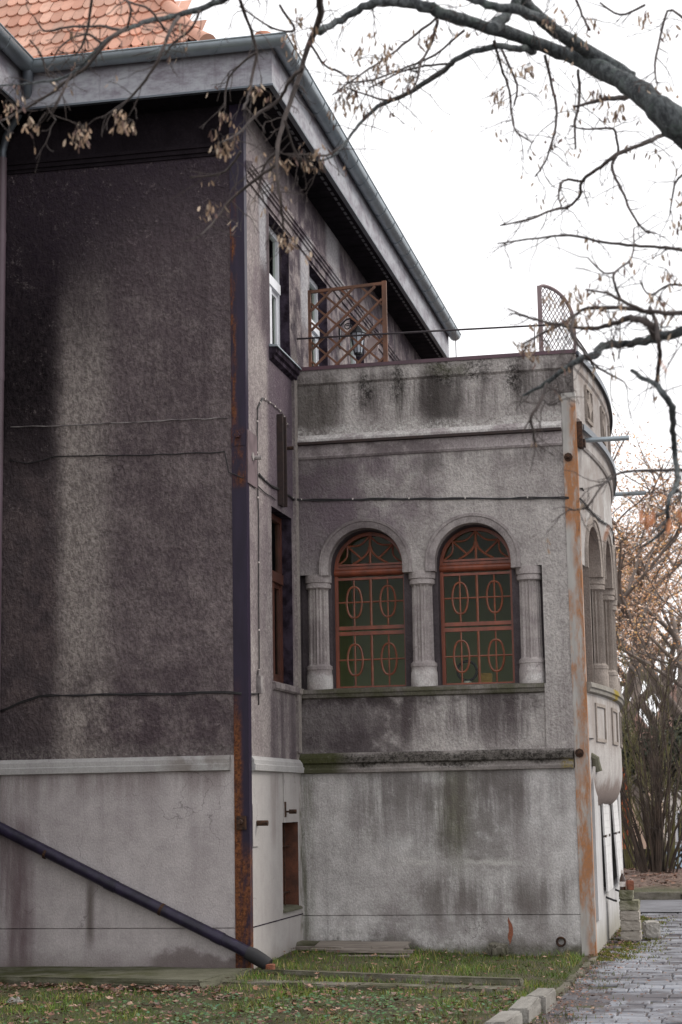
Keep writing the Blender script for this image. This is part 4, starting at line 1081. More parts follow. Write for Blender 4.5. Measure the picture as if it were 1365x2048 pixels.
def tile_rows(kA, kB, tan, zA, xmax=9):
    ct = 1 / sqrt(1 + tan * tan); st = tan * ct
    Ls = (kB - kA) / ct; ex = 0.27; nrow = int(Ls / ex)
    for i in range(nrow + 1):
        v0 = i * ex
        x = OV - kA + 0.2 + (0.07 if i % 2 else 0)
        while x > -4.2:
            k0 = kA + v0 * ct
            if x < OV - k0 - 0.02 and x < xmax:
                pts = []
                for j in range(9):
                    a_ = pi + pi * j / 8
                    pts.append((x + 0.069 * cos(a_), v0 + 0.09 + 0.09 * sin(a_), 0.04))
                pts += [(x + 0.069, v0 + 0.52, 0.0), (x - 0.069, v0 + 0.52, 0.0)]
                jit = r.uniform(-0.004, 0.004)
                def w3(u, v, ww):
                    k = kA + v * ct - ww * st
                    return (u, -OV + k, zA + v * st + ww * ct)
                V = [w3(u, v, ww + jit) for u, v, ww in pts] + [w3(u, v, ww + jit - 0.018) for u, v, ww in pts[:9]]
                tiles.add(V, [tuple(range(11))] + [(j, 9 + 2 + j, 9 + 2 + j + 1, j + 1) for j in range(8)])
                s = r.uniform(0.72, 1.14); g = r.uniform(-0.03, 0.05)
                tcols.extend([(0.64 * s, (0.34 + g) * s, (0.24 + g) * s, 1)] * 20)
            x -= 0.14
tile_rows(0.0, K0 + 0.05, T0, ZE, -0.85)
tile_rows(K0, 2.6, T1, ZE + T0 * K0)
tiles.build('roof_tiles', M['tile'], roof, cols=tcols, fix=False, label='orange beavertail tiles with rounded ends')
mb = MB()
k = K0 - 0.1; segs = []
while k < 2.6:
    a_, b_ = hip(k), hip(k + 0.23)
    d = (b_ - a_).normalized(); nn = Vector((1, 1, 0)).normalized(); up = nn.cross(d); up = up if up.z > 0 else -up
    V = []
    for (c0, rr) in ((a_ - d * 0.03, 0.115), (b_, 0.09)):
        for j in range(9):
            th = pi * j / 8
            V.append(c0 + nn * cos(th) * rr + up * (sin(th) * rr - 0.01))
    mb.add(V, [(j, j + 1, 9 + j + 1, 9 + j) for j in range(8)] + [tuple(range(9))])
    k += 0.23
mb.build('hip_tiles', M['tile'], roof, smooth='auto', fix=False, cols=[(0.58, 0.31, 0.22, 1)] * len(mb.v))
mb = MB(); mb.lathe(hip(0.12) + Vector((0, 0, -0.02)), [(0.02, 0.14), (0.09, 0.11), (0.125, 0.04), (0.12, -0.06)], 16); mb.build('hip_end_tile', M['tile'], roof, smooth=True, cols=[(0.40, 0.17, 0.1, 1)] * len(mb.v))

# projecting left wing (its wall shades the front wall)
mb = MB(); mb.patch(mBw, [-4.2, 0.0], [-0.4, 9.3], XA + 0.0); part(mb, 'wing_wall', M['wall_a'], fix=False)
mb = MB(); mb.quad((XA, -4.2, -.4), (-9, -4.2, -.4), (-9, -4.2, 9.3), (XA, -4.2, 9.3)); part(mb, 'wing_wall', M['wall_a'], fix=False)
mb = MB(); mb.quad((-2.4, -4.65, 9.75), (-2.4, -0.4, 9.75), (-5.5, 2.4, 12.6), (-5.5, -4.65, 12.6)); mb.build('wing_roof', M['house_roof'], roof, fix=False)

# red brick scar, pipe stub at the veranda foot
mb = MB()
zs = lin(0.0, 0.31, 8); r = random.Random(2)
for s in (0, 1):
    for i, z in enumerate(zs):
        t_ = z / 0.31
        mb.v.append((2.335 + 0.02 * r.random() + (0.035 if s == 0 else 0.04 + 0.05 * sin(pi * min(1, t_ * 1.1))) , DV - 0.004, z))
for i in range(8): mb.f.append((i, 9 + i, 9 + i + 1, i + 1))
part(mb, 'brick_scar', M['brick'], 'patch of bare red brick low on the veranda wall')
mb = MB(); mb.lathe((2.97, DV, 0.04), [(0.055, 0.02), (0.058, -0.05), (0.05, -0.055), (0.036, -0.05), (0.034, 0.01)], 14, 'y'); part(mb, 'pipe_stub', M['iron'])

# ------------------------------------------------------------------ things on and beside the house
mb = MB()
pp = [at_plane(1, -0.10, x, y) for x, y in ((-330, 1490), (0, 1656), (240, 1778), (474, 1893), (505, 1910))]
mb.tube(pp, 0.062, 14)
dp = mb.build('drainpipe', M['pipe'], None, smooth='auto')
tag(dp, 'dark purple drainpipe slanting down across the pale plinth', 'drainpipe')
mb = MB(); q0 = pp[3]; d = (pp[3] - pp[2]).normalized()
for t_ in (-1.55, -0.28):
    mb = MB(); mb.tube([q0 + d * t_, q0 + d * (t_ + 0.12)], 0.067, 14); mb.build('pipe_joint', M['pipe'], dp, smooth='auto')
for t_ in (-2.3, -0.9):
    c0 = q0 + d * t_; mb = MB(); mb.tube([c0, c0 + d * 0.03], 0.066, 14); mb.box(c0.x - .012, c0.x + .012, c0.y, -0.001, c0.z - .012, c0.z + .012)
    mb.build('pipe_strap', M['iron'], dp)
mb = MB(); e = pp[-1]
mb.tube([e - d * 0.06, e + d * 0.02, e + d * 0.06 + Vector((0.05, -.01, -.03)), e + Vector((0.18, -0.02, -0.10))], [0.07, 0.078, 0.075, 0.07], 12)
for k in range(0): mb.bar(e + d * 0.03 + Vector((0.02 * k - 0.06, -.02, 0.06)), e + d * 0.03 + Vector((0.022 * k - 0.05, -.02, 0.10 + 0.015 * (k % 3))), 0.02, 0.01)
mb.build('rubber_elbow', M['rubber'], dp, smooth='auto', label='ragged black rubber elbow')
mb = MB(); mb.lathe(e + Vector((0.2, -0.05, -0.16)), [(0.05, 0), (0.055, 0.07), (0.045, 0.075)], 12); mb.build('clay_socket', M['brick'], dp, smooth='auto')

mb = MB(); mb.tube([(-2.785, -0.075, 8.88), (-2.785, -0.075, -0.1)], 0.05, 12)
for z in (8.0, 6.4, 4.3): mb.tube([(-2.785, -0.075, z), (-2.785, -0.075, z - 0.1)], 0.054, 12)
dpp = tag(mb.build('downpipe', M['pipe_brown'], None, smooth='auto'), 'mauve brown downpipe upright in the left inner corner', 'downpipe')

def cable(name, pts, label, mat='cable', r=0.006, strands=1, clips=0):
    mb = MB(); rr = random.Random(len(pts) * 7 + clips)
    for s in range(strands):
        P = []
        for a_, b_ in zip(pts[:-1], pts[1:]):
            a_, b_ = Vector(a_), Vector(b_); m = max(2, int((b_ - a_).length / 0.12))
            for i in range(m):
                P.append(a_.lerp(b_, i / m) + Vector((0, 0, rr.uniform(-0.007, 0.007) - 0.012 * s)))
        P.append(Vector(pts[-1]))
        mb.tube(P, r, 6)
    o = tag(mb.build(name, M[mat], None, smooth=True), label, 'cable')
    if clips:
        for i in range(clips):
            mc = MB()
            t_ = (i + 0.5) / clips * (len(pts) - 1); k = int(t_)
            p = Vector(pts[k]).lerp(Vector(pts[k + 1]), t_ - k)
            mc.obox(p, (0.007, 0, 0), (0, 0.01, 0), (0, 0, 0.009)); mc.build('cable_clip', M['paper'], o)
    return o
A_ = lambda x, y, d=0.012: at_plane(1, -d, x, y)
B_ = lambda x, y, d=0.014: at_plane(0, d, x, y)
V_ = lambda x, y, d=0.014: at_plane(1, DV - d, x, y)
cable('wall_cable', [A_(18, 919), A_(55, 927), A_(110, 914), A_(200, 911), A_(300, 910), A_(395, 906), A_(450, 904), A_(455, 930, .02), A_(458, 945, .03), A_(484, 955, .03), B_(498, 955), B_(530, 985), B_(552, 1000)],
      'thin black cable wandering across the dark front wall')
cable('wall_cable', [A_(22, 853), A_(130, 851), A_(300, 842), A_(455, 836)], 'pale chalky cable line across the dark front wall, above the black cable', 'cable_pale', 0.006)
cable('wall_cable', [A_(-5, 1424), A_(40, 1405), A_(80, 1390), A_(170, 1389), A_(300, 1387), A_(450, 1384), A_(480, 1385, .03), B_(505, 1387), B_(515, 1388)],
      'bundle of grey cables along the front wall just above the plinth', 'cable', 0.007, 2)
cable('wall_cable', [B_(519, 948), B_(540, 968), B_(570, 985), B_(590, 998), V_(604, 999), V_(700, 998), V_(800, 997), V_(900, 996), V_(1000, 996), V_(1128, 994, .03), *[Vector(mW(0.05 + 0.25 * i_, 5.07 - 0.06 * sin(i_ * 0.42) - 0.004 * i_, 0.018)) for i_ in range(18)]],
      'black cable clipped above the arched windows and round the bow', 'cable', 0.008, 2, 24)
cable('wall_cable', [B_(526, 795), B_(516, 815), B_(515, 870), B_(515, 940), B_(518, 1050), B_(518, 1200), B_(519, 1320), B_(518, 1360), B_(518, 1410)],
      'cable dropping straight down the side wall to a small junction box', 'cable', 0.007, 2, 8)
cable('wall_cable', [B_(526, 795), B_(545, 808), B_(566, 826), B_(578, 855)], 'short clipped cable sloping over the steel channel on the side wall', 'cable_pale', 0.006, 1, 6)
mb = MB(); p = B_(518, 1370); mb.box(0.0, 0.05, p.y - 0.05, p.y + 0.05, p.z - 0.09, p.z + 0.1); mb.box(0.01, 0.03, p.y - .03, p.y + .03, p.z + .1, p.z + .16)
tag(mb.build('junction_box', M['cable_pale'], None), 'small grey junction box at the bottom of the side wall cable', 'junction box')

# drain spouts of the terrace
for i, (y, x0, x1, z, lab) in enumerate(((2.78, 3.36, 3.945, 5.815, 'grey spout sticking out below the parapet, nearer of the two'), (7.3, 3.4, 3.95, 5.90, 'grey spout sticking out of the far end of the bow'))):
    mb = MB()
    mb.lathe((x0, y, z), [(0.026, 0), (0.029, 0.0), (0.029, x1 - x0), (0.024, x1 - x0), (0.023, x1 - x0 - 0.05)], 14, 'x')
    tag(mb.build('drain_spout', M['zinc'], None, smooth='auto'), lab, 'spout', 'drain spouts of the terrace')

# railing
rl = thing('terrace_railing', 'thin dark railing along the veranda roof edge', 'railing', (0, 2.5, 6.83))
mb = MB(); mb.tube([(0.0, 2.5, 7.225), (1.6, 2.5, 7.205), (3.30, 2.5, 7.175), (3.34, 2.6, 7.17)] + [mW(u, 7.17, -0.1) for u in lin(0.3, BOW_L - .3, 12)], 0.012, 6); mb.build('handrail', M['rail'], rl, smooth='auto')
for x in (1.21, 1.955, 2.9):
    mb = MB(); mb.tube([(x, 2.5, 6.83), (x, 2.5, 7.21)], 0.006, 5); mb.build('post', M['rail'], rl)
for u in (0.8, 2.0, 3.2, 4.4):
    mb = MB(); p = mW(u, 0, -0.1); mb.tube([(p[0], p[1], 6.83), (p[0], p[1], 7.17)], 0.006, 5); mb.build('post', M['rail'], rl)

# lattice panel facing the lawn
tr = thing('trellis_panel', 'square red brown trellis of crossed laths standing on the veranda roof', 'trellis', (0.6, 2.56, 6.83))
x0, x1, z0, z1, yT = 0.17, 1.08, 6.84, 7.86, 2.56
mb = MB(); mb.box(x0 - 0.035, x0, yT - .02, yT + .02, z0, z1 - 0.02); mb.build('post', M['trellis'], tr)
mb = MB(); mb.box(x1 - 0.02, x1 + 0.035, yT - .02, yT + .02, z0, z1 + 0.03); mb.build('post', M['trellis'], tr, label='paler weathered post')
mb = MB(); mb.bar((x0, yT, z1 - .04), (x1 - .02, yT, z1 - .0), 0.04, 0.035); mb.build('rail', M['trellis'], tr)
mb = MB()
def clip(p, q):
    (ax_, az), (bx_, bz) = p, q
    t0, t1 = 0, 1; dx, dz = bx_ - ax_, bz - az
    for pp_, qq in ((-dx, ax_ - x0), (dx, x1 - .02 - ax_), (-dz, az - z0), (dz, z1 - .03 - az)):
        if abs(pp_) < 1e-9:
            if qq < 0: return None
        else:
            r_ = qq / pp_
            if pp_ < 0: t0 = max(t0, r_)
            else: t1 = min(t1, r_)
    if t0 >= t1: return None
    return ((ax_ + dx * t0, az + dz * t0), (ax_ + dx * t1, az + dz * t1))
sl_ = 0.92
for i in range(-12, 14):
    b0 = i * 0.245
    for s, yy in ((1, -0.012), (-1, 0.012)):
        xm = (x0 + x1) / 2; zm = z0 + 0.42 + b0
        c_ = clip((xm - 1.2, zm - 1.2 * sl_ * s), (xm + 1.2, zm + 1.2 * sl_ * s))
        if c_:
            (a1, a2), (b1, b2) = c_
            mb.bar((a1, yT + yy, a2), (b1, yT + yy, b2), 0.024, 0.036, (0, 1, 0))
mb.build('lattice', M['trellis'], tr)
# quarter-round lattice beyond
tq = thing('arched_trellis', 'weathered quarter round trellis standing at the corner of the veranda roof', 'trellis', (2.95, 2.62, 6.83))
qa = Vector((2.965, 2.62, 0)); qd = Vector((0.375, 0.34, 0)); ql = qd.length
def qz(s): return 7.28 + 0.43 * sqrt(max(0, 1 - max(0, (s - 0.12) / 0.88) ** 2)) + (0.0 if s > .12 else -0.03 * ((.12 - s) / .12) ** 2)
def qp(s, z, o=0): return tuple(qa + qd * s + Vector((-qd.y, qd.x, 0)).normalized() * o + Vector((0, 0, z)))
mb = MB(); mb.bar(qp(0, 6.84), qp(0, 7.70), 0.05, 0.045, (0, 1, 0)); mb.build('post', M['trellis_pale'], tq)
mb = MB(); mb.bar(qp(1, 6.84), qp(1, 7.30), 0.035, 0.04, (0, 1, 0)); mb.build('post', M['trellis_pale'], tq)
mb = MB(); mb.tube([qp(s, qz(s)) for s in lin(0, 1, 16)], 0.022, 6); mb.build('arched_rail', M['trellis_pale'], tq, smooth='auto')
mb = MB()
for i in range(-14, 20):
    for sgn in (1, -1):
        pts = []
        for j in range(41):
            s = j / 40; z = 6.84 + i * 0.085 + sgn * s * 0.75 + (0.75 if sgn < 0 else 0) - 0.3
            if 6.84 <= z <= qz(s) - 0.01: pts.append((s, z))
        if len(pts) > 2: mb.bar(qp(pts[0][0], pts[0][1], 0.008 * sgn), qp(pts[-1][0], pts[-1][1], 0.008 * sgn), 0.008, 0.012, (0, 1, 0))
mb.build('lattice', M['trellis_pale'], tq)

# wall lantern, plaque
yl, zl = 5.05, 7.83
ln = thing('wall_lantern', 'black wrought iron lantern on a scrolled bracket beside the terrace door', 'lantern', (0.0, yl, zl))
mb = MB(); mb.box(0, 0.02, yl - .03, yl + .03, zl - .1, zl + .25)
mb.tube([(0.0, yl, zl + .2), (0.1, yl, zl + .3), (0.2, yl, zl + .32), (0.27, yl, zl + .26), (0.25, yl, zl + .20)], 0.012, 6)
mb.tube([(0.12 + 0.05 * cos(a_) * (1 - a_ / 14), yl, zl + .2 + 0.05 * sin(a_) * (1 - a_ / 14)) for a_ in lin(0, 9, 24)], 0.008, 6); mb.build('bracket', M['lamp_iron'], ln)
mb = MB(); mb.lathe((0.26, yl, zl), [(0.12, 0.09), (0.10, 0.12), (0.04, 0.18), (0.02, 0.2)], 8); mb.build('lantern_cap', M['lamp_iron'], ln)
mb = MB(); mb.lathe((0.26, yl, zl), [(0.03, -0.22), (0.06, -0.2), (0.062, -0.18)], 8); mb.build('lantern_base', M['lamp_iron'], ln)
mb = MB(); mb.lathe((0.26, yl, zl), [(0.055, -0.18), (0.095, 0.09)], 8); mb.build('lantern_glass', M['lamp_glass'], ln)
mb = MB()
for k in range(8):
    a_ = 2 * pi * k / 8; mb.tube([(0.26 + .058 * cos(a_), yl + .058 * sin(a_), zl - .18), (0.26 + .099 * cos(a_), yl + .099 * sin(a_), zl + .09)], 0.006, 4)
mb.build('lantern_frame', M['lamp_iron'], ln)
mb = MB(); c0 = Vector((0.9, 2.72, 7.14))
g = [(0.07 * (abs(cos(a_)) ** 0.7) * (1 if cos(a_) > 0 else -1), 0.1 * (abs(sin(a_)) ** 0.7) * (1 if sin(a_) > 0 else -1)) for a_ in lin(0, 2 * pi, 20)[:-1]]
mb.add([c0 + Vector((u, -.012, z)) for u, z in g] + [c0 + Vector((u, .012, z)) for u, z in g], [tuple(range(20)), tuple(range(39, 19, -1))] + [(k, (k + 1) % 20, 20 + (k + 1) % 20, 20 + k) for k in range(20)])
tag(mb.build('plaque', M['plaque'], None), 'pale oval wooden plaque hanging behind the square trellis', 'plaque')

# indoors by the right window
rg = thing('ring_stand', 'dark ring on a pale stem behind the right arched window', 'ornament', (1.87, 2.86, 2.95))
mb = MB(); p = at_plane(1, 2.86, 935, 1342); mb.tube([p + Vector((0.115 * cos(a_), 0, 0.115 * sin(a_))) for a_ in lin(0, 2 * pi, 28)], 0.016, 8); mb.build('ring', M['lamp_iron'], rg, smooth=True)
mb = MB(); mb.lathe((p.x, 2.86, p.z - .12), [(0.045, 0), (0.04, -0.3)], 12); mb.build('stem', M['shutter'], rg)
mb = MB(); p = at_plane(1, 2.86, 971, 1356); mb.box(p.x - .07, p.x + .07, 2.84, 2.98, p.z - .17, p.z + .055)
for k in range(9): mb.bar((p.x - .072, 2.838, p.z + .05 - k * .025), (p.x + .072, 2.838, p.z + .05 - k * .025), 0.012, 0.012)
tag(mb.build('wicker_box', M['wicker'], None), 'yellow wicker box behind the right arched window', 'box')

# ------------------------------------------------------------------ slabs, kerbs, boards, blocks
def stone(name, c, size, mat, rot=0, tilt=0, seed=0, bev=0.012, rz=0.004):
    import bmesh
    bm = bmesh.new(); bmesh.ops.create_cube(bm, size=1)
    for v in bm.verts: v.co = Vector((v.co.x * size[0], v.co.y * size[1], v.co.z * size[2]))
    bmesh.ops.bevel(bm, geom=list(bm.edges), offset=bev, segments=2, affect='EDGES')
    bmesh.ops.subdivide_edges(bm, edges=[e for e in bm.edges if e.calc_length() > 0.08], cuts=4, use_grid_fill=True)
    rr = random.Random(seed)
    for v in bm.verts: v.co += Vector((rr.uniform(-rz, rz), rr.uniform(-rz, rz), rr.uniform(-rz, rz)))
    me = bpy.data.meshes.new(name); bm.to_mesh(me); bm.free()
    me.materials.append(mat)
    o = bpy.data.objects.new(name, me); COL.objects.link(o)
    o.location = c; o.rotation_euler = (tilt, 0, rot)
    return o
o = stone('concrete_slab', (-1.42, -0.60, -0.085), (2.85, 1.28, 0.12), M['slab'], radians(-9), 0, 1, 0.014, 0.006)
o.scale = (1, 1, 1); tag(o, 'long mossy concrete slab at the foot of the dark front wall', 'slab')
E0, E1 = at_plane(2, G, 440, 1952), at_plane(2, G, 1045, 1976)
o = stone('concrete_edging', ((E0.x + E1.x) / 2, (E0.y + E1.y) / 2, G + 0.02), ((E1 - E0).length, 0.10, 0.13), M['edging'], math.atan2(E1.y - E0.y, E1.x - E0.x), 0, 2, 0.01, 0.006)
tag(o, 'long thin concrete edging in the grass, nearer the house', 'edging')
E0, E1 = at_plane(2, G, 432, 1966), at_plane(2, G, 1040, 1984)
dd = (E1 - E0).normalized(); L = (E1 - E0).length; pos_ = 0; i = 0
labs = ['flat concrete strip in the grass beside the slab end', 'flat concrete strip in the grass, second from the slab', 'flat concrete strip in the grass, second from the kerb stones', 'flat concrete strip in the grass nearest the kerb stones']
for i in range(4):
    c = E0 + dd * (L * (i + .5) / 4)
    o = stone('concrete_strip', (c.x, c.y - 0.02, G + 0.0), (L / 4 - 0.015, 0.30, 0.07), M['edging'], math.atan2(dd.y, dd.x), 0, 5 + i, 0.01, 0.006)
    tag(o, labs[i], 'paving strip', 'concrete strips laid in the grass')
kl = ['pale kerb stone at the end of the row nearest the veranda', 'second pale kerb stone from the veranda end of the row', 'third pale kerb stone from the veranda end of the row', 'kerb stone at the bottom edge of the photo']
for i, (nx_, ny_, fx_, fy_) in enumerate(((1071, 1992, 1093, 1975), (1036, 2016, 1062, 1994), (990, 2046, 1024, 2020), (935, 2082, 978, 2050))):
    a_, b_ = at_plane(2, 0.0, nx_, ny_), at_plane(2, 0.0, fx_, fy_)
    v_ = b_ - a_; c_ = (a_ + b_) / 2
    o = stone('kerb_stone', (c_.x, c_.y, -0.10), (0.165, v_.length, 0.2), M['kerb_near'], math.atan2(-v_.x, v_.y), 0.012 * (1 if i % 2 else -1), 20 + i, 0.012, 0.0035)
    tag(o, kl[i], 'kerb stone', 'pale kerb stones beside the path')
for i in range(6):
    t_ = i / 5
    p = at_plane(2, G, 1115 + 72 * t_, 1988 - 68 * t_)
    o = stone('edging_stone', (p.x, p.y, G - 0.022 - 0.012 * (i % 2)), (0.075, 0.62, 0.10), M['edging'], radians(-2 + (i * 7 % 5)), 0, 40 + i, 0.01, 0.004)
    tag(o, ['low edging stone next to the raised kerb stones', 'second low edging stone from the raised kerb', 'third low edging stone from the raised kerb', 'third low edging stone from the rusty corner', 'second low edging stone from the rusty corner', 'low edging stone at the foot of the rusty corner'][i], 'edging stone', 'low edging stones between grass and path')
# road kerb
for i in range(9):
    o = stone('kerb_stone', (1.5 + i * 1.0, 13.95, G + 0.03), (0.985, 0.14, 0.2), M['edging'], 0, 0, 60 + i, 0.012, 0.004)
    tag(o, 'dark kerb stone along the far side of the road', 'kerb stone', 'dark kerb stones across the road')
# weathered boards against the veranda foot
bd = [((0.80, 1.78, 0.03), (1.05, 0.42, 0.018), radians(-4), radians(8), 'grey weathered sheet lying on top of the boards'),
      ((0.95, 1.52, 0.0), (0.98, 0.09, 0.035), radians(-6), 0, 'long weathered plank in front of the sheet'),
      ((1.15, 1.70, 0.035), (0.42, 0.10, 0.025), radians(14), radians(5), 'short tilted plank at the right end of the boards'),
      ((0.35, 1.72, -0.01), (0.6, 0.07, 0.04), radians(-18), 0, 'dark plank sticking out left of the sheet'),
      ((1.0, 1.36, -0.035), (0.85, 0.12, 0.02), radians(-2), 0, 'rotten plank half sunk in the grass')]
for i, (c, s_, rz_, tl, lab) in enumerate(bd):
    o = stone('wooden_board', (c[0], c[1], ground_z(c[0], c[1]) + c[2] + 0.05), s_, M['board'], rz_, tl, 80 + i, 0.004, 0.003)
    tag(o, lab, 'board', 'weathered boards by the veranda wall')
o = stone('low_step', (0.28, 2.22, 0.0), (0.85, 0.32, 0.12), M['edging'], 0, 0, 95, 0.012, 0.008); tag(o, 'low mossy concrete step in the corner by the boards', 'step')
o = stone('rubble_stone', (2.28, 2.2, -0.04), (0.22, 0.16, 0.13), M['edging'], 0.4, 0.1, 96, 0.03, 0.02); tag(o, 'dark lump of rubble below the bare brick patch', 'stone')
# drain cover at the bottom right
p = at_plane(2, G, 1330, 2062)
o = stone('drain_cover', (p.x + .15, p.y, G + 0.01), (0.62, 0.3, 0.03), M['iron'], 0, 0, 97, 0.006, 0.001); tag(o, 'dark iron drain cover at the corner of the path', 'drain cover')
# stacked blocks
zz = G; bl = [(0.0, 0.0, 0.245, 'block'), (0.0, 0.01, 0.24, 'block'), (-0.005, 0.0, 0.235, 'block'), (-0.004, -0.01, 0.235, 'block_moss'), (-0.04, 0.0, 0.17, 'block_moss')]
lb = ['grey concrete block at the bottom of the stack', 'grey concrete block second from the bottom of the stack', 'grey concrete block in the middle of the stack', 'mossy concrete block second from the top of the stack', 'small mossy block on top of the stack']
for i, (dx, rt, wd, mt) in enumerate(bl):
    h = 0.123
    o = stone('concrete_block', (3.625 + dx, 4.72, zz + h / 2), (wd, 0.38 if i < 4 else 0.25, h - 0.004), M[mt], rt, 0, 100 + i, 0.01, 0.004)
    tag(o, lb[i], 'concrete block', 'stack of concrete blocks by the bow'); zz += h
o = stone('stone_block', (3.85, 5.3, G + 0.09), (0.2, 0.5, 0.2), M['kerb'], 0.1, 0, 110, 0.02, 0.008); tag(o, 'pale rough stone behind the stack of blocks', 'stone')
o = stone('red_brick', (3.635, 4.70, zz + 0.055), (0.075, 0.16, 0.11), M['brick'], 0.2, 0, 111, 0.006, 0.002); tag(o, 'red brick standing on the top block beside the bottle', 'brick')
mb = MB(); mb.lathe((3.545, 4.68, zz), [(0.036, 0), (0.037, 0.12), (0.03, 0.15), (0.014, 0.19), (0.013, 0.235), (0.015, 0.24)], 14)
bo = tag(mb.build('bottle', M['bottle'], None, smooth='auto'), 'brown glass bottle with a pale paper band on top of the block stack', 'bottle')
mb = MB(); mb.lathe((3.545, 4.68, zz), [(0.0385, 0.04), (0.0385, 0.10)], 14); mb.build('bottle_label', M['paper'], bo)
mb = MB(); mb.lathe((3.545, 4.68, zz), [(0.015, 0.2), (0.016, 0.24)], 10); mb.build('bottle_cap', M['paper'], bo)

# ------------------------------------------------------------------ vegetation helpers
def crom(P, m=5):
    out = []
    n = len(P)
    for i in range(n - 1):
        p0 = P[max(0, i - 1)]; p1 = P[i]; p2 = P[i + 1]; p3 = P[min(n - 1, i + 2)]
        for k in range(m):
            t = k / m
            out.append(0.5 * ((2 * p1) + (p2 - p0) * t + (2 * p0 - 5 * p1 + 4 * p2 - p3) * t * t + (3 * p1 - p0 - 3 * p2 + p3) * t ** 3))
    out.append(P[-1])
    return out
def leaf_quad(mb, cols, p, d, L, W, col, rr):
    """one curled dry samara or leaf: five-point blade"""
    d = d.normalized(); s = d.cross(Vector((rr.uniform(-1, 1), rr.uniform(-1, 1), rr.uniform(-1, 1))))
    if s.length < 1e-3: s = d.cross(Vector((1, 0, 0.2)))
    s.normalize(); nrm = s.cross(d)
    c = rr.uniform(0.1, 0.35) * L
    P = [p, p + d * L * .4 + s * W * .5 + nrm * c * .3, p + d * L * .85 + s * W * .38 + nrm * c, p + d * L + nrm * c * 1.1, p + d * L * .8 - s * W * .4 + nrm * c * .7, p + d * L * .35 - s * W * .4 + nrm * c * .2]
    mb.add(P, [(0, 1, 2, 5), (5, 2, 3, 4)])
    cols.extend([(*col, 1)] * 6)

# ------------------------------------------------------------------ the overhanging tree
tree = thing('bare_tree', 'bare overhanging tree with dry hanging seed clusters, its limbs reaching in from the right', 'tree', (8.6, -9.6, G))
rt = random.Random(21)
DT = 9.0
limbs = [   # (depth, [(px, py, r_px)...])
 ('limb', 9.2, [(1900, 760, 70), (1600, 470, 60), (1430, 310, 50), (1365, 258, 44), (1306, 205, 33), (1255, 168, 29), (1178, 128, 23), (1101, 97, 20), (1024, 68, 18), (952, 48, 17), (885, 27, 17), (835, 8, 15), (768, 3, 13), (732, 12, 11), (696, 31, 10), (662, 50, 10), (640, 62, 11)]),
 ('limb', 9.1, [(1262, 158, 24), (1190, 110, 20), (1127, 72, 18), (1070, 35, 15), (1000, 14, 12), (935, -6, 10), (840, -60, 8)]),
 ('limb', 9.1, [(1118, 70, 12), (1085, 40, 13), (1048, 0, 12), (1030, -50, 10)]),
 ('limb', 8.9, [(985, 58, 13), (1005, 38, 11), (1032, 5, 10), (1060, -50, 9)]),
 ('limb', 9.3, [(1069, 103, 7), (1030, 96, 7), (993, 92, 6.5), (921, 114, 5.5), (891, 138, 5.5), (829, 179, 5), (757, 213, 4.2), (721, 246, 3.4), (696, 279, 2.8), (671, 309, 2.3), (640, 322, 1.6)]),
 ('limb', 8.6, [(1600, 560, 26), (1450, 640, 16), (1365, 665, 10), (1319, 675, 9), (1271, 685, 8), (1227, 688, 7.5), (1203, 693, 8), (1191, 710, 8), (1166, 716, 5.5), (1138, 733, 5), (1091, 768, 4.5), (1046, 791, 2)]),
 ('limb', 8.4, [(1640, 640, 24), (1460, 720, 10), (1266, 743, 4), (1312, 770, 5.5), (1332, 794, 6.5), (1346, 820, 6.5), (1346, 862, 6), (1351, 905, 5.5), (1355, 942, 5.2), (1352, 973, 5), (1340, 995, 4.5), (1335, 1017, 4.2), (1335, 1052, 3.5), (1303, 1082, 2.6), (1279, 1096, 1.5)]),
 ('limb', 8.7, [(835, -120, 14), (640, -70, 9), (520, -30, 7.5), (441, 1, 6.5), (369, 27, 5.5), (308, 40, 5), (256, 57, 4.5), (205, 88, 3.6), (144, 148, 2.8), (67, 166, 2.2), (0, 171, 1.6), (-60, 176, 1.2)]),
]
limbs[6] = ('limb', 8.4, [(1264, 741, 4), (1288, 757, 4.6), (1312, 770, 5.5), (1332, 794, 6.5), (1346, 820, 6.5), (1346, 862, 6), (1351, 905, 5.5), (1355, 942, 5.2), (1352, 973, 5), (1340, 995, 4.5), (1335, 1017, 4.2), (1335, 1052, 3.5), (1303, 1082, 2.6), (1279, 1096, 1.5)])
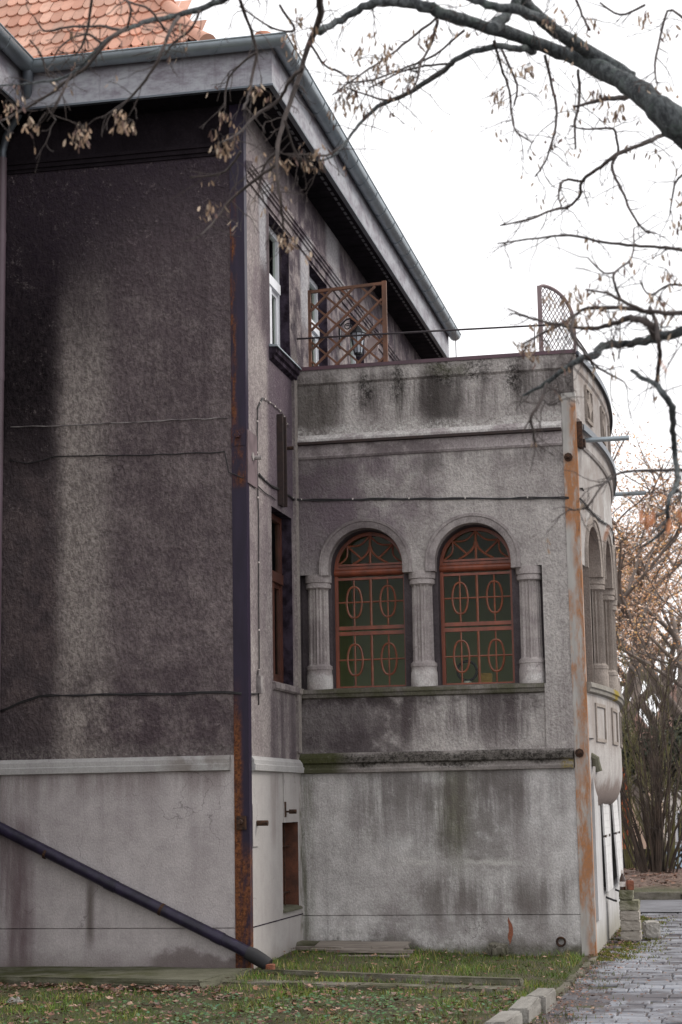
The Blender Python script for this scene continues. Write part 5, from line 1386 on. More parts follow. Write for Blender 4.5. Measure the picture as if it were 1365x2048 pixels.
minor = [
 (9.1, [(875, 40, 3), (866, 80, 2.4), (844, 123, 2), (835, 160, 1.6), (822, 185, 1.2)]),
 (9.2, [(1300, 178, 6), (1250, 194, 4.5), (1203, 200, 3.6), (1150, 213, 2)]),
 (9.1, [(1090, 110, 2.6), (1103, 169, 2.4), (1114, 226, 2.1), (1106, 277, 1.8), (1091, 323, 1.5), (1070, 354, 1)]),
 (9.2, [(1157, 140, 2.6), (1160, 195, 2.4), (1150, 246, 2), (1152, 297, 1.4)]),
 (9.0, [(988, 82, 2.2), (1003, 135, 2), (1019, 180, 2), (1024, 231, 1.6), (1032, 262, 1.4), (1065, 285, 1)]),
 (9.3, [(1003, 97, 2), (1034, 169, 1.8), (1029, 210, 1.5)]),
 (9.2, [(1420, 240, 5), (1329, 269, 3.8), (1296, 285, 3.6), (1237, 308, 3.4), (1203, 333, 3), (1165, 362, 2.8), (1160, 390, 2.4), (1137, 413, 2.2), (1106, 420, 2), (1060, 438, 1.6), (1001, 451, 1)]),
 (9.2, [(1165, 362, 2.2), (1137, 359, 2), (1121, 369, 1.7), (1119, 400, 1.2), (1125, 412, 1)]),
 (9.2, [(1237, 308, 2.6), (1224, 338, 2.5), (1244, 379, 2.2), (1260, 420, 1.8), (1280, 451, 1.4), (1298, 468, 1)]),
 (9.2, [(1237, 306, 2.2), (1234, 277, 2), (1224, 256, 1.8), (1178, 259, 1.5), (1141, 251, 1)]),
 (8.8, [(1500, 520, 4), (1365, 501, 2.8), (1322, 494, 2.6), (1268, 491, 2.4), (1207, 484, 2.2), (1138, 470, 2), (1077, 476, 1.6), (995, 487, 1)]),
 (8.5, [(1094, 768, 3), (1084, 797, 2.4), (1062, 835, 2.2), (1067, 859, 2), (1069, 889, 1.2)]),
 (8.5, [(1084, 797, 1.8), (1100, 810, 1.5), (1112, 806, 1)]),
 (8.6, [(1310, 674, 7), (1299, 651, 6.5), (1282, 641, 6), (1261, 636, 5.5), (1227, 648, 4.2), (1190, 656, 3.2), (1145, 654, 2.6), (1091, 644, 2), (1050, 632, 1.6), (1016, 617, 1)]),
 (8.6, [(1500, 610, 5), (1365, 625, 4), (1305, 624, 3.6), (1258, 617, 3.4), (1176, 616, 2.8), (1152, 630, 2.6), (1118, 651, 2.2), (1070, 675, 1.8), (1046, 688, 1.2)]),
 (8.6, [(1302, 627, 2.8), (1241, 600, 2.5), (1213, 586, 2), (1172, 579, 1.5)]),
 (8.6, [(1241, 600, 2.4), (1230, 569, 2.2), (1230, 545, 2), (1264, 515, 1.5), (1268, 457, 1)]),
 (8.6, [(1230, 545, 1.6), (1207, 545, 1.5), (1176, 515, 1)]),
 (8.5, [(1300, 615, 3), (1314, 654, 3.6), (1317, 682, 3.6), (1321, 709, 3.4), (1314, 763, 3.4), (1314, 772, 3.2)]),
 (8.5, [(1152, 630, 2.4), (1142, 660, 3), (1166, 700, 2.4), (1190, 730, 2.2), (1215, 745, 1.8), (1250, 765, 1)]),
 (8.4, [(1334, 1022, 2.4), (1325, 1028, 2.2), (1310, 1030, 1.5)]),
 (8.4, [(1335, 1039, 2.4), (1318, 1054, 2.2), (1301, 1066, 1.2)]),
 (8.4, [(1345, 988, 2.8), (1358, 980, 2.6), (1362, 995, 2), (1350, 1008, 1.4)]),
 (8.8, [(1480, 935, 4), (1365, 940, 2.6), (1325, 940, 2.4), (1250, 943, 2), (1223, 957, 1.8), (1210, 966, 1.8), (1195, 985, 1.6), (1180, 1008, 1.5), (1165, 1018, 1.3), (1135, 1020, 1)]),
 (8.6, [(256, 56, 3.6), (220, 77, 3), (174, 133, 2.6), (135, 160, 2.4), (97, 190, 2.2), (46, 220, 2), (0, 243, 1.6)]),
 (8.5, [(358, 34, 3.2), (338, 67, 2.8), (318, 118, 2.4), (292, 159, 2.2), (256, 200, 1.8), (205, 236, 1.2)]),
 (8.8, [(240, 60, 2.4), (200, 52, 2), (133, 54, 1.8), (90, 62, 1.5), (70, 35, 1)]),
 (8.8, [(185, -10, 2.2), (177, 51, 2), (164, 92, 1.6), (150, 112, 1)]),
 (8.8, [(60, 80, 1.2), (80, 105, 1.4), (92, 140, 1.4), (100, 155, 1)]),
 (8.9, [(477, -10, 2.8), (497, 46, 2.6), (513, 103, 2.5), (505, 154, 2.3), (497, 195, 2), (485, 220, 1.4)]),
 (8.9, [(638, -20, 6.5), (641, 36, 5.5), (623, 77, 4.8), (595, 164, 4.2), (564, 256, 3.6), (554, 318, 3), (561, 400, 2.2), (566, 436, 1.8), (567, 470, 1)]),
 (8.9, [(606, 135, 3.4), (579, 164, 3.2), (559, 200, 2.8), (513, 231, 2.4), (477, 267, 2), (440, 285, 1)]),
 (8.9, [(554, 328, 2.8), (518, 354, 2.4), (462, 400, 2.1), (431, 441, 1.8), (400, 472, 1)]),
 (8.9, [(482, 303, 2), (460, 335, 1.8), (436, 349, 1.5), (380, 354, 1)]),
 (9.2, [(696, 281, 2), (662, 308, 1.8), (620, 310, 1.6), (574, 308, 1.1)]),
 (8.6, [(330, 60, 2), (300, 20, 1.8), (262, 5, 1.5), (230, -10, 1.2)]),
 (8.6, [(205, 88, 2), (180, 70, 1.8), (150, 75, 1.5), (120, 95, 1.2), (108, 118, 1)]),
 (8.6, [(256, 57, 2), (262, 20, 1.8), (250, -5, 1.5)]),
 (8.7, [(400, 20, 2), (385, 55, 1.8), (350, 85, 1.5), (330, 110, 1.2)]),
 (8.6, [(144, 148, 2), (120, 195, 1.6), (105, 225, 1.2), (112, 240, 1)]),
 (8.9, [(570, 240, 2), (590, 300, 1.8), (615, 330, 1.4), (650, 345, 1)]),
 (8.9, [(558, 300, 2), (530, 330, 1.8), (520, 370, 1.4), (528, 400, 1)]),
 (8.9, [(513, 105, 2), (480, 130, 1.7), (455, 165, 1.4), (450, 220, 1)]),
 (9.0, [(620, 85, 2), (650, 130, 1.7), (690, 150, 1.4), (705, 185, 1)]),
 (9.0, [(560, 10, 2), (590, 60, 2.2), (545, 55, 1.6), (480, 12, 1)]),
 (9.1, [(885, 27, 2.4), (830, 70, 2), (780, 110, 1.7), (720, 150, 1.4), (665, 190, 1)]),
 (9.1, [(930, 60, 2), (870, 110, 1.8), (800, 140, 1.6), (745, 160, 1.3), (690, 165, 1)]),
 (9.1, [(905, 128, 2.2), (850, 132, 1.8), (800, 145, 1.5), (740, 175, 1.2)]),
 (9.1, [(829, 179, 2), (780, 200, 1.6), (735, 190, 1.4), (690, 175, 1)]),
 (9.0, [(1420, 90, 3), (1345, 20, 2), (1325, 60, 2), (1310, 130, 1.7), (1315, 170, 1.2)]),
 (9.0, [(1180, 60, 2.2), (1165, 30, 2), (1150, -10, 2)]),
 (9.0, [(1290, 10, 2), (1240, 30, 1.7), (1200, 5, 1.4)]),
 (8.8, [(1365, 350, 2), (1350, 370, 1.5), (1340, 430, 1)]),
 (8.8, [(1400, 575, 2), (1340, 570, 1.8), (1300, 590, 1.4), (1280, 560, 1)]),
]
def depth_wobble(i, base): return base + 0.25 * sin(i * 0.9 + base * 7)
ends = []; allpts = []
def make_limb(depth, pts, mbk, n, m=5):
    P = [at_depth(x, y, depth_wobble(i, depth) if len(pts) < 30 else depth) for i, (x, y, r_) in enumerate(pts)]
    R_ = [r_ * depth / FPX for (x, y, r_) in pts]
    Q = crom(P, m); RR = []
    for i in range(len(pts) - 1):
        for k in range(m): RR.append(R_[i] + (R_[i + 1] - R_[i]) * k / m)
    RR.append(R_[-1])
    RR = [max(0.0016, q) for q in RR]
    for i in range(1, len(Q) - 1):
        j = RR[i] * 0.35 if RR[i] < 0.03 else RR[i] * 0.1
        Q[i] = Q[i] + Vector((rt.uniform(-j, j), rt.uniform(-j, j), rt.uniform(-j, j)))
        RR[i] *= rt.uniform(0.92, 1.1)
    mbk.tube(Q, RR, n)
    return Q, RR
twigs = MB(); seeds = MB(); scol = []
sp_pts = []
for li_, (nm, dpt, pts) in enumerate(limbs):
    if li_ in (0, 1): pts = [(a_, b_, c_ * 0.72) for a_, b_, c_ in pts]
    mbk = MB(); Q, RR = make_limb(dpt, pts, mbk, 12 if pts[0][2] > 12 or pts[0][0] > 1300 else 8)
    mbk.build('limb', M['bark'] if max(p[2] for p in pts[2:]) > 6 else M['twig'], tree, smooth=True, fix=False)
    sp_pts.append((Q, RR))
# trunk rising to the first limb
q0 = sp_pts[0][0][0]
mbk = MB(); base = Vector((8.6, -9.6, G - 0.1))
mbk.tube(crom([base, base + Vector((0.05, 0.05, 1.0)), base.lerp(q0, 0.5) + Vector((0.25, 0, 0)), q0 + Vector((0.05, 0, 0.1)), q0 + Vector((-.3, .2, 1.6)), q0 + Vector((.3, .1, 3.2))], 5),
         [0.34, 0.30, 0.28, 0.27, 0.26, 0.26, 0.25, 0.25, 0.25, 0.24, 0.24, 0.24, 0.23, 0.23, 0.22, 0.21, 0.2, 0.19, 0.18, 0.16, 0.15, 0.13, 0.12, 0.1, 0.08, 0.06], 14)
mbk.build('trunk', M['bark'], tree, smooth=True, fix=False)
mbk = MB(); q5 = sp_pts[5][0][0]; mbk.tube(crom([base + Vector((0.1, 0, 1.9)), base.lerp(q5, .6) + Vector((.1, 0, .2)), q5], 5), [0.12, 0.11, .11, .1, .1, .095, .09, .085, .08, .075, .07], 10); mbk.build('limb', M['bark'], tree, smooth=True, fix=False)
for dpt, pts in minor:
    pts = [(a_, b_, c_ * 1.22 + 0.3) for a_, b_, c_ in pts]
    Q, RR = make_limb(dpt, pts, twigs, 5, 4)
    sp_pts.append((Q, RR))
def seed_cluster(p, n, L=0.036, spread=0.035):
    for i in range(n):
        a_ = Vector((rt.gauss(0, 1), rt.gauss(0, 1), rt.gauss(0, 1) * 0.8)) * spread
        st = p + a_ * 0.6 + Vector((0, 0, -abs(rt.gauss(0, 0.02))))
        d = Vector((rt.uniform(-0.6, 0.6), rt.uniform(-0.6, 0.6), -1))
        s = rt.uniform(0.7, 1.25); k = rt.random()
        if k < 0.5: col = (0.34 * s, 0.235 * s, 0.16 * s)
        elif k < 0.8: col = (0.46 * s, 0.36 * s, 0.27 * s)
        else: col = (0.16 * s, 0.10 * s, 0.085 * s)
        leaf_quad(seeds, scol, st, d, L * rt.uniform(0.8, 1.25), 0.0125 * rt.uniform(0.8, 1.25), col, rt)
        if i % 2 == 0: twigs.tube([p, p.lerp(st, .5) + Vector((0, 0, .006)), st], 0.0011, 3, False)
def side_twig(p, d, L, r, lev):
    steps = max(3, int(L / 0.045)); Q = [p]; q = p.copy(); dd_ = d.normalized()
    for i in range(steps):
        dd_ = (dd_ + Vector((rt.uniform(-.42, .42), rt.uniform(-.42, .42), rt.uniform(-.45, .32)))).normalized()
        q = q + dd_ * L / steps; Q.append(q)
    twigs.tube(Q, [max(0.0016, r * (1 - 0.55 * i / steps)) for i in range(steps + 1)], 4, False)
    if lev > 0:
        for i in range(1, len(Q) - 1):
            if rt.random() < 0.38:
                side_twig(Q[i], dd_ + Vector((rt.uniform(-1, 1), rt.uniform(-.6, .6), rt.uniform(-1, .6))), L * rt.uniform(.2, .42), r * .65, lev - 1)
    else:
        twigs.tube([Q[-1], Q[-1] + dd_ * 0.012], [0.0022, 0.0015], 4)
    ends.append(Q[-1])
for qi, (Q, RR) in enumerate(sp_pts):
    acc = 0
    for i in range(1, len(Q)):
        acc += (Q[i] - Q[i - 1]).length
        big = RR[i] > 0.03
        step = 0.34 if big else 0.082
        while acc > step:
            acc -= step * rt.uniform(0.6, 1.5)
            if RR[i] > 0.09: continue
            ax = (Q[i] - Q[i - 1]).normalized()
            d = ax * 0.5 + Vector((rt.uniform(-1, 1), rt.uniform(-.7, .7), rt.uniform(-1.1, .6)))
            side_twig(Q[i], d, rt.uniform(0.07, 0.26) * (1.7 if big else 1), 0.0028, 1)
clusters = [(165, 255, 16, 8.5), (150, 268, 8, 8.5), (245, 235, 12, 8.5), (262, 240, 9, 8.5), (235, 215, 6, 8.6), (60, 243, 7, 8.6), (75, 250, 4, 8.6), (20, 200, 6, 8.6), (22, 212, 5, 8.6), (40, 178, 5, 8.7), (125, 168, 4, 8.7), (450, 225, 9, 8.9), (440, 285, 8, 8.9),
 (455, 290, 10, 8.9), (432, 262, 6, 8.9), (465, 270, 7, 8.9), (520, 178, 8, 8.9), (510, 172, 5, 8.9), (548, 320, 9, 9), (570, 325, 7, 9), (612, 312, 9, 9.1), (632, 300, 9, 9.1), (640, 320, 5, 9.1), (575, 478, 14, 8.9), (565, 470, 8, 8.9), (418, 410, 4, 8.9), (432, 408, 4, 8.9), (413, 425, 4, 8.9), (426, 365, 2, 8.9), (535, 405, 2, 8.9),
 (720, 95, 9, 9.1), (762, 110, 10, 9.1), (790, 128, 8, 9.1), (770, 125, 9, 9.1), (745, 75, 7, 9.1), (700, 190, 8, 9.1), (728, 215, 7, 9.1), (680, 165, 7, 9.1), (690, 205, 7, 9.1), (715, 152, 8, 9.1), (672, 205, 6, 9.1), (710, 180, 6, 9.1), (780, 90, 7, 9.1), (850, 75, 7, 9.1), (865, 60, 5, 9.1), (590, 90, 6, 9), (605, 30, 7, 9), (620, 60, 6, 9), (580, 65, 5, 9), (800, 150, 5, 9.1), (755, 140, 7, 9.1),
 (995, 190, 8, 9), (1002, 178, 6, 9), (1060, 125, 7, 9), (1045, 132, 6, 9), (1100, 170, 4, 9), (1190, 185, 9, 9.1), (1210, 188, 6, 9.1), (1240, 212, 9, 9.1), (1218, 225, 7, 9.1), (1133, 207, 4, 9.1), (1090, 313, 3, 9), (1150, 298, 4, 9), (1120, 268, 4, 9), (1186, 38, 7, 9), (1170, 75, 5, 9), (1120, 20, 5, 9), (1100, 40, 6, 9), (1290, 25, 5, 9), (1320, 168, 5, 9), (1340, 60, 5, 9),
 (1142, 588, 8, 8.6), (1150, 578, 6, 8.6), (1165, 600, 8, 8.6), (1155, 620, 8, 8.6), (1140, 640, 8, 8.6), (1048, 690, 12, 8.6), (1062, 682, 8, 8.6), (1068, 700, 5, 8.6), (1205, 608, 7, 8.6), (1180, 630, 6, 8.6), (1235, 612, 7, 8.6), (1310, 590, 8, 8.6), (1320, 600, 6, 8.6), (1335, 540, 7, 8.6), (1345, 553, 6, 8.6), (1345, 620, 7, 8.6), (1360, 435, 8, 8.8), (1362, 385, 7, 8.8), (1198, 558, 4, 8.6), (1255, 530, 4, 8.6), (1172, 642, 6, 8.6), (1120, 600, 5, 8.6), (1095, 590, 5, 8.6), (1110, 640, 6, 8.6), (1075, 640, 4, 8.6), (1325, 640, 6, 8.6), (1100, 770, 2, 8.5), (1074, 885, 2, 8.5)]
for (px, py, n_, dp_) in clusters: seed_cluster(at_depth(px, py, dp_), int(n_ * 1.6), 0.038, 0.04)
for e_ in ends:
    if rt.random() < 0.11: seed_cluster(e_, rt.randint(1, 4))
for (px, py) in ((1282, 1030), (1293, 1035), (1290, 1050), (1306, 1032), (1340, 1050), (1358, 1028), (1218, 1062), (1320, 730)):
    p = at_depth(px, py - 14, 5.2)
    leaf_quad(seeds, scol, p, Vector((rt.uniform(-.1, .1), 0, -1)), 0.05, 0.014, (0.50, 0.21, 0.10), rt)
tw = twigs.build('twigs', M['twig'], tree, smooth=True, fix=False, kind='stuff')
seeds.build('seed_clusters', M['leaf'], tree, fix=False, cols=scol, kind='stuff', label='dry tan winged seeds hanging in bunches')

# ------------------------------------------------------------------ background trees, shrubs, fence, car, houses
def far_tree(name, label, x, y, h, seed, leafcol, nleaf, lean=0.0, spread=1.0, barkm='bark_far', leafsize=0.11):
    rr = random.Random(seed)
    t_ = thing(name, label, 'tree', (x, y, G - 0.3), 'trees beyond the road')
    br = MB(); tips = []
    def grow(p, d, L, r_, lev):
        n = 5; Q = [p]; q = p.copy(); dd = d.normalized()
        for i in range(n):
            dd = (dd + Vector((rr.uniform(-.16, .16), rr.uniform(-.16, .16), rr.uniform(-.06, .12)))).normalized()
            q = q + dd * L / n; Q.append(q)
        br.tube(Q, [max(0.006, r_ * (1 - 0.5 * i / n)) for i in range(n + 1)], 6 if lev > 2 else 4, False)
        if lev <= 1: tips.extend(Q[2:])
        if lev > 0:
            for i in range(rr.randint(3, 4) if lev > 1 else 4):
                f = rr.uniform(0.35, 1.0); k = min(n - 1, int(f * n)); pp_ = Q[k].lerp(Q[k + 1], f * n - k)
                a_ = rr.uniform(0, 2 * pi); side = Vector((cos(a_), sin(a_), rr.uniform(-.1, .5)))
                grow(pp_, dd * 0.7 + side * rr.uniform(.6, 1.0) * spread, L * rr.uniform(.5, .72), r_ * .5, lev - 1)
    base = Vector((x, y, G - 0.3))
    tk = MB(); top = base + Vector((lean, 0, h * 0.34))
    tk.tube(crom([base, base.lerp(top, .5) + Vector((rr.uniform(-.2, .2), 0, 0)), top], 4), [h * .022] * 3 + [h * .019] * 3 + [h * 0.017] * 3, 10)
    tk.build('trunk', M[barkm], t_, smooth=True, fix=False)
    for i in range(5):
        a_ = 2 * pi * i / 5 + rr.uniform(-.4, .4)
        grow(base.lerp(top, rr.uniform(.6, 1.0)), Vector((cos(a_) * .75 * spread, sin(a_) * .75 * spread, 1)), h * rr.uniform(.3, .42), h * .011, 3)
    crown = br.build('crown', M[barkm], t_, smooth=True, fix=False)
    lv = MB(); lc = []
    for i in range(nleaf):
        p = rr.choice(tips) + Vector((rr.gauss(0, .22), rr.gauss(0, .22), rr.gauss(0, .22)))
        s = rr.uniform(0.6, 1.35); c_ = rr.choice(leafcol)
        leaf_quad(lv, lc, p, Vector((rr.uniform(-1, 1), rr.uniform(-1, 1), rr.uniform(-1, .3))), leafsize * rr.uniform(.6, 1.3), leafsize * .6, tuple(q * s for q in c_), rr)
    if nleaf: lv.build('leaves', M['leaf'], crown, fix=False, cols=lc)
    return t_
AUT = [(0.70, 0.38, 0.17), (0.66, 0.36, 0.2), (0.70, 0.43, 0.27), (0.75, 0.53, 0.38), (0.6, 0.42, 0.33), (0.80, 0.65, 0.55), (0.52, 0.34, 0.25), (0.74, 0.47, 0.2)]
def gp(px, depth):      # ground point under a column of the picture
    p = at_depth(px, 1605, depth); return p.x, p.y
for (px, dep, h, sd, nl, lab, ln_) in ((1330, 52, 13.5, 1, 15000, 'tan leaved tree behind the shrubs, nearest the bow', -1.2), (1420, 47, 12.5, 2, 13000, 'tan leaved tree behind the shrubs at the right edge of the photo', -0.6), (1285, 64, 14.0, 3, 12000, 'farthest tan leaved tree, its pale top against the sky', 0.6)):
    x, y = gp(px, dep); far_tree('tree', lab, x, y, h, sd, AUT, nl, ln_, 1.15, leafsize=0.075)
x, y = gp(1400, 46); far_tree('tree', 'dark evergreen tree behind the shrubs at the right', x, y, 4.6, 9, [(0.05, 0.06, 0.04), (0.07, 0.075, 0.05), (0.035, 0.045, 0.03)], 9000, 0, 1.2, leafsize=0.14)

def shrub(label, px, dep, h, nst, seed, mat, fan, tw_=4):
    rr = random.Random(seed); x, y = gp(px, dep); base = Vector((x, y, G + 0.2))
    t_ = thing('shrub', label, 'shrub', base, 'bare shrubs beyond the road')
    mb = MB(); mt = MB()
    for i in range(nst):
        a_ = rr.uniform(0, 2 * pi); f = rr.random() ** 0.7
        b = base + Vector((cos(a_) * .3 * f, sin(a_) * .3 * f, -0.1))
        d = Vector((cos(a_) * fan * f, sin(a_) * fan * f, 1)).normalized(); L = h * rr.uniform(.65, 1.05)
        n = 9; Q = [b]; q = b.copy()
        for k in range(n):
            d = (d + Vector((rr.uniform(-.11, .11) + d.x * .05, rr.uniform(-.11, .11), rr.uniform(-.04, .06)))).normalized()
            q = q + d * L / n; Q.append(q)
        r0 = rr.uniform(.012, .03)
        mb.tube(Q, [r0 * (1 - .75 * k / n) for k in range(n + 1)], 5, False)
        for k in range(2, n):
            for j in range(rr.randint(1, tw_)):
                s = Vector((rr.uniform(-1, 1), rr.uniform(-1, 1), rr.uniform(-.1, 1.1))).normalized(); l2 = h * rr.uniform(.06, .2)
                p1 = Q[k] + (d + s).normalized() * l2 * .5; p2 = p1 + (d * .6 + s * 1.1 + Vector((0, 0, rr.uniform(-.4, .4)))).normalized() * l2 * .5
                mt.tube([Q[k], p1, p2], [r0 * .35, r0 * .26, .003], 3, False)
    mb.build('stems', M[mat], t_, smooth=True, fix=False, kind='stuff')
    mt.build('twigs', M[mat], t_, fix=False, kind='stuff')
shrub('large dense bare shrub of many dark stems beyond the road', 1306, 35.5, 4.6, 40, 31, 'stem', 0.36, 3)
shrub('bare shrub of olive stems partly hidden by the bow', 1256, 37.5, 4.9, 12, 32, 'stem_green', 0.25, 2)
shrub('bare shrub leaning out at the right edge of the photo', 1432, 37, 4.9, 26, 33, 'stem', 0.4, 2)
shrub('tall thin bare shrub behind the dense dark one', 1330, 40, 5.3, 20, 34, 'stem_green', 0.3, 2)

# dark wooden fence with crosses
fx0, fy = gp(1225, 41.0); fx1 = fx0 + 4.2; fb = G - 0.55
fn = thing('wooden_fence', 'dark wooden fence with crossed braces behind the shrubs', 'fence', (fx0, fy, fb))
top_ = at_depth(1300, 1697, 41.0).z
mb = MB(); mb.box(fx0 - 3, fx1, fy, fy + .06, top_ - .07, top_); mb.build('rail', M['fence'], fn)
mb = MB(); mb.box(fx0 - 3, fx1, fy, fy + .06, fb + .1, top_ - .52); mb.build('base_boards', M['fence'], fn)
mb = MB(); mb.box(fx0 - 3, fx0 + .95, fy + .02, fy + .05, fb, top_ - .03)
mb.build('board_panel', M['fence'], fn)
for k in range(-2, 4):
    xx = fx0 + 0.95 + k * 0.62
    mb = MB(); mb.box(xx - .05, xx + .05, fy - .02, fy + .08, fb, top_ + .02); mb.build('post', M['fence'], fn)
    if k >= 0:
        mb = MB(); mb.bar((xx, fy + .03, top_ - .07), (xx + .62, fy + .03, top_ - .52), .05, .06, (0, 1, 0)); mb.bar((xx, fy + .045, top_ - .52), (xx + .62, fy + .045, top_ - .07), .05, .06, (0, 1, 0)); mb.build('cross_brace', M['fence'], fn)

# car beyond the fence
cx_, cy_ = gp(1400, 46.0); cz = at_depth(1345, 1687, 46.0).z - 1.45
car = thing('parked_car', 'pale blue car parked behind the dark fence', 'car', (cx_, cy_, cz))
prof = [(-2.05, .35), (-2.1, .7), (-1.95, .9), (-1.35, .98), (-.75, 1.38), (-.2, 1.45), (.7, 1.43), (1.35, 1.05), (1.95, .95), (2.1, .7), (2.05, .35)]
def carbody(pr, wdt, nm, mat, z0=0):
    mb = MB(); V = []
    for s in (-1, 1):
        for (u, z) in pr:
            ww = wdt * (1 if z < 1.0 else 0.84); V.append((cx_ + u, cy_ + s * ww, cz + z))
    n = len(pr)
    mb.add(V, [tuple(range(n)), tuple(range(2 * n - 1, n - 1, -1))] + [(k, (k + 1) % n, n + (k + 1) % n, n + k) for k in range(n)])
    return mb.build(nm, mat, car, smooth='auto')
carbody(prof, .84, 'body', M['carpaint'])
for s in (-1, 1):
    mb = MB(); yy = cy_ + s * .80
    mb.add([(cx_ - .62, yy, cz + 1.0), (cx_ + .1, yy, cz + 1.0), (cx_ + .1, yy - s * .05, cz + 1.36), (cx_ - .38, yy - s * .05, cz + 1.33)], [(0, 1, 2, 3)])
    mb.add([(cx_ + .17, yy, cz + 1.0), (cx_ + 1.05, yy, cz + 1.0), (cx_ + .68, yy - s * .05, cz + 1.34), (cx_ + .17, yy - s * .05, cz + 1.36)], [(0, 1, 2, 3)])
    mb.build('side_windows', M['car_glass'], car, fix=False)
    for u in (-1.3, 1.3):
        mb = MB(); mb.lathe((cx_ + u, cy_ + s * .80, cz + .32), [(.2, -.1), (.31, -.09), (.32, 0), (.31, .09), (.2, .1)], 20, 'y'); wh = mb.build('wheel', M['tyre'], car, smooth='auto')
        mb = MB(); mb.lathe((cx_ + u, cy_ + s * .80, cz + .32), [(.19, -.105), (.06, -.115), (.06, .115), (.19, .105)], 16, 'y'); mb.build('rim', M['chrome'], wh)
for s in (-1, 1):
    mb = MB(); mb.lathe((cx_ - 2.04, cy_ + s * .6, cz + .72), [(.1, -.06), (.1, .0), (.06, .02)], 12, 'x'); mb.build('headlight', M['lamp_glass'], car)

# houses far behind
def house(label, x0, x1, y, d, z0, h, rh, wm, accents):
    hs_ = thing('house', label, 'house', ((x0 + x1) / 2, y, z0), 'houses beyond the trees')
    mb = MB(); mb.box(x0, x1, y, y + d, z0, z0 + h); mb.build('wall', M[wm], hs_)
    mb = MB(); o_ = .35
    V = [(x0 - o_, y - o_, z0 + h), (x1 + o_, y - o_, z0 + h), (x1 + o_, y + d + o_, z0 + h), (x0 - o_, y + d + o_, z0 + h), (x0 + 1, y + d / 2, z0 + h + rh), (x1 - 1, y + d / 2, z0 + h + rh)]
    mb.add(V, [(0, 1, 5, 4), (1, 2, 5), (2, 3, 4, 5), (3, 0, 4), (0, 3, 2, 1)]); rf = mb.build('roof', M['house_roof'], hs_)
    mb = MB(); mb.box((x0 + x1) / 2, (x0 + x1) / 2 + .5, y + d / 2 - .3, y + d / 2 + .3, z0 + h + rh * .6, z0 + h + rh + .7); mb.build('chimney', M['brick'], rf)
    k = x0 + .9
    while k < x1 - 1.5:
        for zz_ in (z0 + 1.0, z0 + 3.4):
            if zz_ + 1.3 < z0 + h:
                mb = MB(); mb.box(k, k + .9, y - .03, y + .02, zz_, zz_ + 1.3); wn_ = mb.build('window', M['pvc'], hs_)
                mb = MB(); mb.box(k + .08, k + .42, y - .045, y - .031, zz_ + .08, zz_ + 1.22); mb.box(k + .48, k + .82, y - .045, y - .031, zz_ + .08, zz_ + 1.22); mb.build('pane', M['car_glass'], wn_)
        k += 2.0
    for (ax0, ax1, az0, az1, am) in accents:
        mb = MB(); mb.box(ax0, ax1, y - .12, y - .001, z0 + az0, z0 + az1); mb.build('pilaster', M[am], hs_)
hx, hy = gp(1258, 62)
house('peach house with an orange red stripe beside the bow', hx - 5.5, hx + .9, hy, 7, -1.2, 4.3, 2.2, 'peach', [(hx - .35, hx + .0, 0, 4.2, 'orange_wall')])
hx, hy = gp(1330, 75)
house('pale house showing between the shrub stems', hx - .5, hx + 7.5, hy, 8, -1.2, 5.2, 2.6, 'cream', [])

# ------------------------------------------------------------------ grass, clover, leaves
def in_lawn(x, y):
    if y > -0.02 and x < 0.02: return False
    if y > DV - .02: return False
    if x > 3.24: return False
    if x < 0.05 and y > -1.22: return False
    return True
rr = random.Random(41); mb = MB(); gc = []
def blade(x, y, h, wd, col):
    z = ground_z(x, y) - 0.005
    a_ = rr.uniform(0, 2 * pi); ux, uy = cos(a_) * wd, sin(a_) * wd
    bx_, by_ = rr.gauss(0, .45) * h, rr.gauss(0, .45) * h
    b = len(mb.v)
    mb.v += [(x - ux, y - uy, z), (x + ux, y + uy, z), (x + ux * .7 + bx_ * .4, y + uy * .7 + by_ * .4, z + h * .6), (x - ux * .7 + bx_ * .4, y - uy * .7 + by_ * .4, z + h * .6), (x + bx_, y + by_, z + h)]
    mb.f += [(b, b + 1, b + 2, b + 3), (b + 3, b + 2, b + 4)]
    gc.extend([(*col, 1)] * 5)
def clump(x, y): return sin(x * 3.1 + 2 * sin(y * 2.3)) * sin(y * 3.7 + 1.3 * sin(x * 4.1))
for i in range(62000):
    x = rr.uniform(-2.6, 3.28); y = rr.uniform(-6.2, 2.4)
    if not in_lawn(x, y): continue
    q = clump(x, y)
    near_wall = y > -0.9
    if rr.random() > (0.72 if near_wall else 0.46 + .42 * q): continue
    h = rr.uniform(.02, .06) * (1.25 if near_wall else 1.0) * (1.0 + .6 * q)
    s = rr.uniform(.6, 1.35); k = rr.random()
    s *= 0.9 + 0.6 * max(0, q); col = (0.08 * s, 0.14 * s, 0.02 * s) if k < .64 else ((0.15 * s, 0.145 * s, 0.026 * s) if k < .84 else (0.27 * s, 0.21 * s, 0.10 * s))
    blade(x, y, h, rr.uniform(.0022, .0042), col)
for i in range(2600):          # tufts among the pavers beside the bow
    x = 3.3 + abs(rr.gauss(0, .28)); y = rr.uniform(-5, 9.5)
    if clump(x * 2.2, y * 1.4) < .1: continue
    s = rr.uniform(.6, 1.3); mb_z = G
    blade(x, y, rr.uniform(.02, .05), .003, (0.09 * s, 0.105 * s, 0.02 * s))
for i in range(9000):
    x = 3.36 + abs(rr.gauss(0, .26)); y = rr.uniform(1.8, 9.5)
    if clump(x * 2.0 + .6, y * 1.1) < -.05: continue
    s = rr.uniform(.6, 1.3)
    blade(x, y, rr.uniform(.008, .028), .006, (0.17 * s, 0.17 * s, 0.022 * s) if rr.random() < .7 else (0.10 * s, 0.13 * s, 0.02 * s))
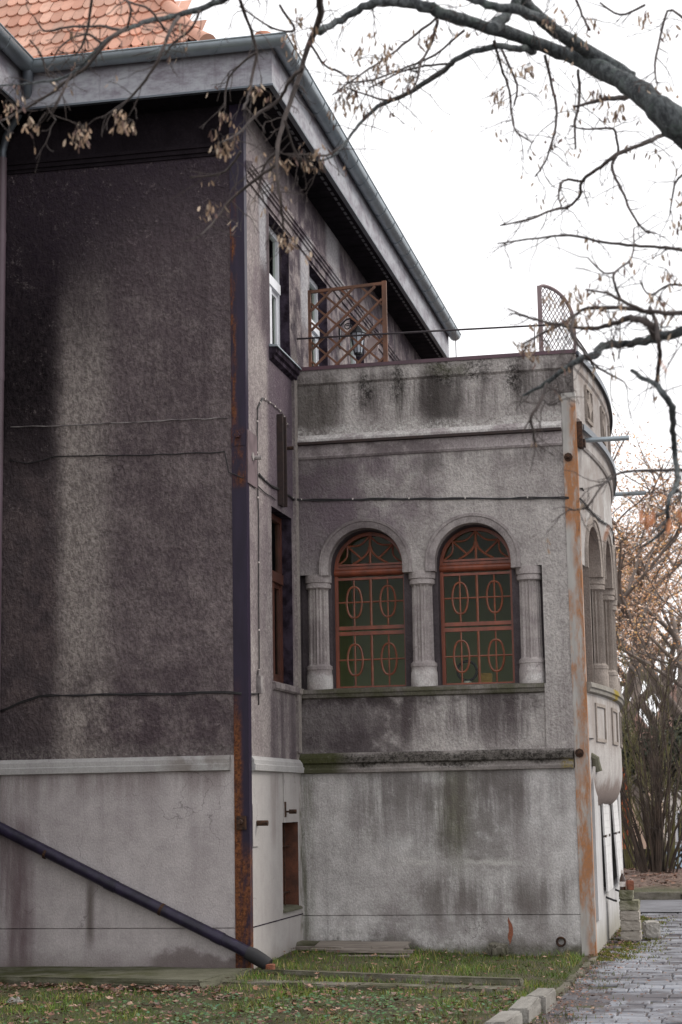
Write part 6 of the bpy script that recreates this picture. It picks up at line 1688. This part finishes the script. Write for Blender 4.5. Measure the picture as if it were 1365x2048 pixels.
tag(mb.build('grass', M['grass'], None, fix=False, cols=gc), 'short uneven grass along the foot of the house', 'grass', kind='stuff')
mb = MB(); gc = []
for i in range(4200):
    x = rr.gauss(1.1, 1.1); y = rr.uniform(-5.6, -1.9)
    if not in_lawn(x, y) or clump(x * 1.3 + 1, y * 1.1) < -.1: continue
    z = ground_z(x, y) + rr.uniform(.015, .05); s = rr.uniform(.7, 1.4); R0 = rr.uniform(.009, .018)
    nx, ny = rr.uniform(-.4, .4), rr.uniform(-.5, .2); b = len(mb.v)
    for k in range(5):
        a_ = 2 * pi * k / 5; dx, dy = R0 * cos(a_), R0 * sin(a_); mb.v.append((x + dx, y + dy, z - dx * nx - dy * ny))
    mb.f.append((b, b + 1, b + 2, b + 3, b + 4)); gc.extend([((0.06 + .05 * rr.random()) * s, 0.14 * s, (0.045 + .04 * rr.random()) * s, 1)] * 5)
tag(mb.build('clover', M['grass'], None, fix=False, cols=gc), 'bluish green clover patch in the front of the lawn', 'clover', kind='stuff')
mb = MB(); lc = []
LC = [(0.20, 0.10, 0.065), (0.26, 0.15, 0.105), (0.15, 0.08, 0.06), (0.32, 0.21, 0.16), (0.11, 0.065, 0.055), (0.22, 0.15, 0.13)]
def fallen(x, y, z, L):
    s = rr.uniform(.7, 1.3); c_ = rr.choice(LC); a_ = rr.uniform(0, 2 * pi)
    d = Vector((cos(a_), sin(a_), rr.uniform(-.15, .35))).normalized(); sd_ = Vector((-sin(a_), cos(a_), rr.uniform(-.5, .5))).normalized(); up = d.cross(sd_)
    n = 9; c = Vector((x, y, z)); b = len(mb.v); cu = rr.uniform(.1, .5) * L
    for k in range(n):
        th = 2 * pi * k / n; r_ = L * .5 * (1 if k % 2 == 0 else .62)
        u, v = cos(th) * r_, sin(th) * r_ * .8
        mb.v.append(tuple(c + d * u + sd_ * v + up * cu * ((u * u + v * v) / (L * L) * 2)))
    mb.v.append(tuple(c)); mb.f += [(b + k, b + (k + 1) % n, b + n) for k in range(n)]
    lc.extend([tuple(q * s for q in c_) + (1,)] * (n + 1))
for i in range(330):           # drift along the slab front
    x = rr.uniform(-2.9, 0.15); y = -1.28 - 0.16 * (x + 1.4) - abs(rr.gauss(0, .2)); fallen(x, y - .02, G + rr.uniform(.0, .05), rr.uniform(.04, .09))
for i in range(2300):
    x = rr.uniform(-2.4, 3.0); y = rr.uniform(-5.8, -1.2)
    if in_lawn(x, y) and rr.random() < .75: fallen(x, y, ground_z(x, y) + rr.uniform(.015, .045), rr.uniform(.03, .075))
for i in range(260):
    x = rr.uniform(0, 3.2); y = rr.uniform(-1, 2.2); fallen(x, y, ground_z(x, y) + rr.uniform(.02, .06), rr.uniform(.025, .06))
for i in range(1600):           # crumbs on the path edge
    x = 3.28 + abs(rr.gauss(0, .3)); y = rr.uniform(-6, 9)
    fallen(x, y, G + rr.uniform(.006, .02), rr.uniform(.015, .045))
for i in range(600):
    x = rr.uniform(3.4, 5.0); y = rr.uniform(-6, 2); fallen(x, y, G + rr.uniform(.006, .016), rr.uniform(.01, .03))
for i in range(700):
    x = rr.uniform(1.5, 6); y = rr.uniform(14.6, 20); fallen(x, y, G + .16 + .05 * min(3, y - 14), rr.uniform(.06, .13))
tag(mb.build('fallen_leaves', M['leaf'], None, fix=False, cols=lc), 'brown fallen leaves scattered over lawn, path and bank', 'leaves', kind='stuff')
p = at_plane(2, G + .03, 30, 2003)
o = stone('white_stone', (p.x, p.y, G + .03), (.13, .09, .06), M['kerb'], .2, 0, 130, .02, .012); tag(o, 'whitish stone lying in the leaves at the left edge of the lawn', 'stone')
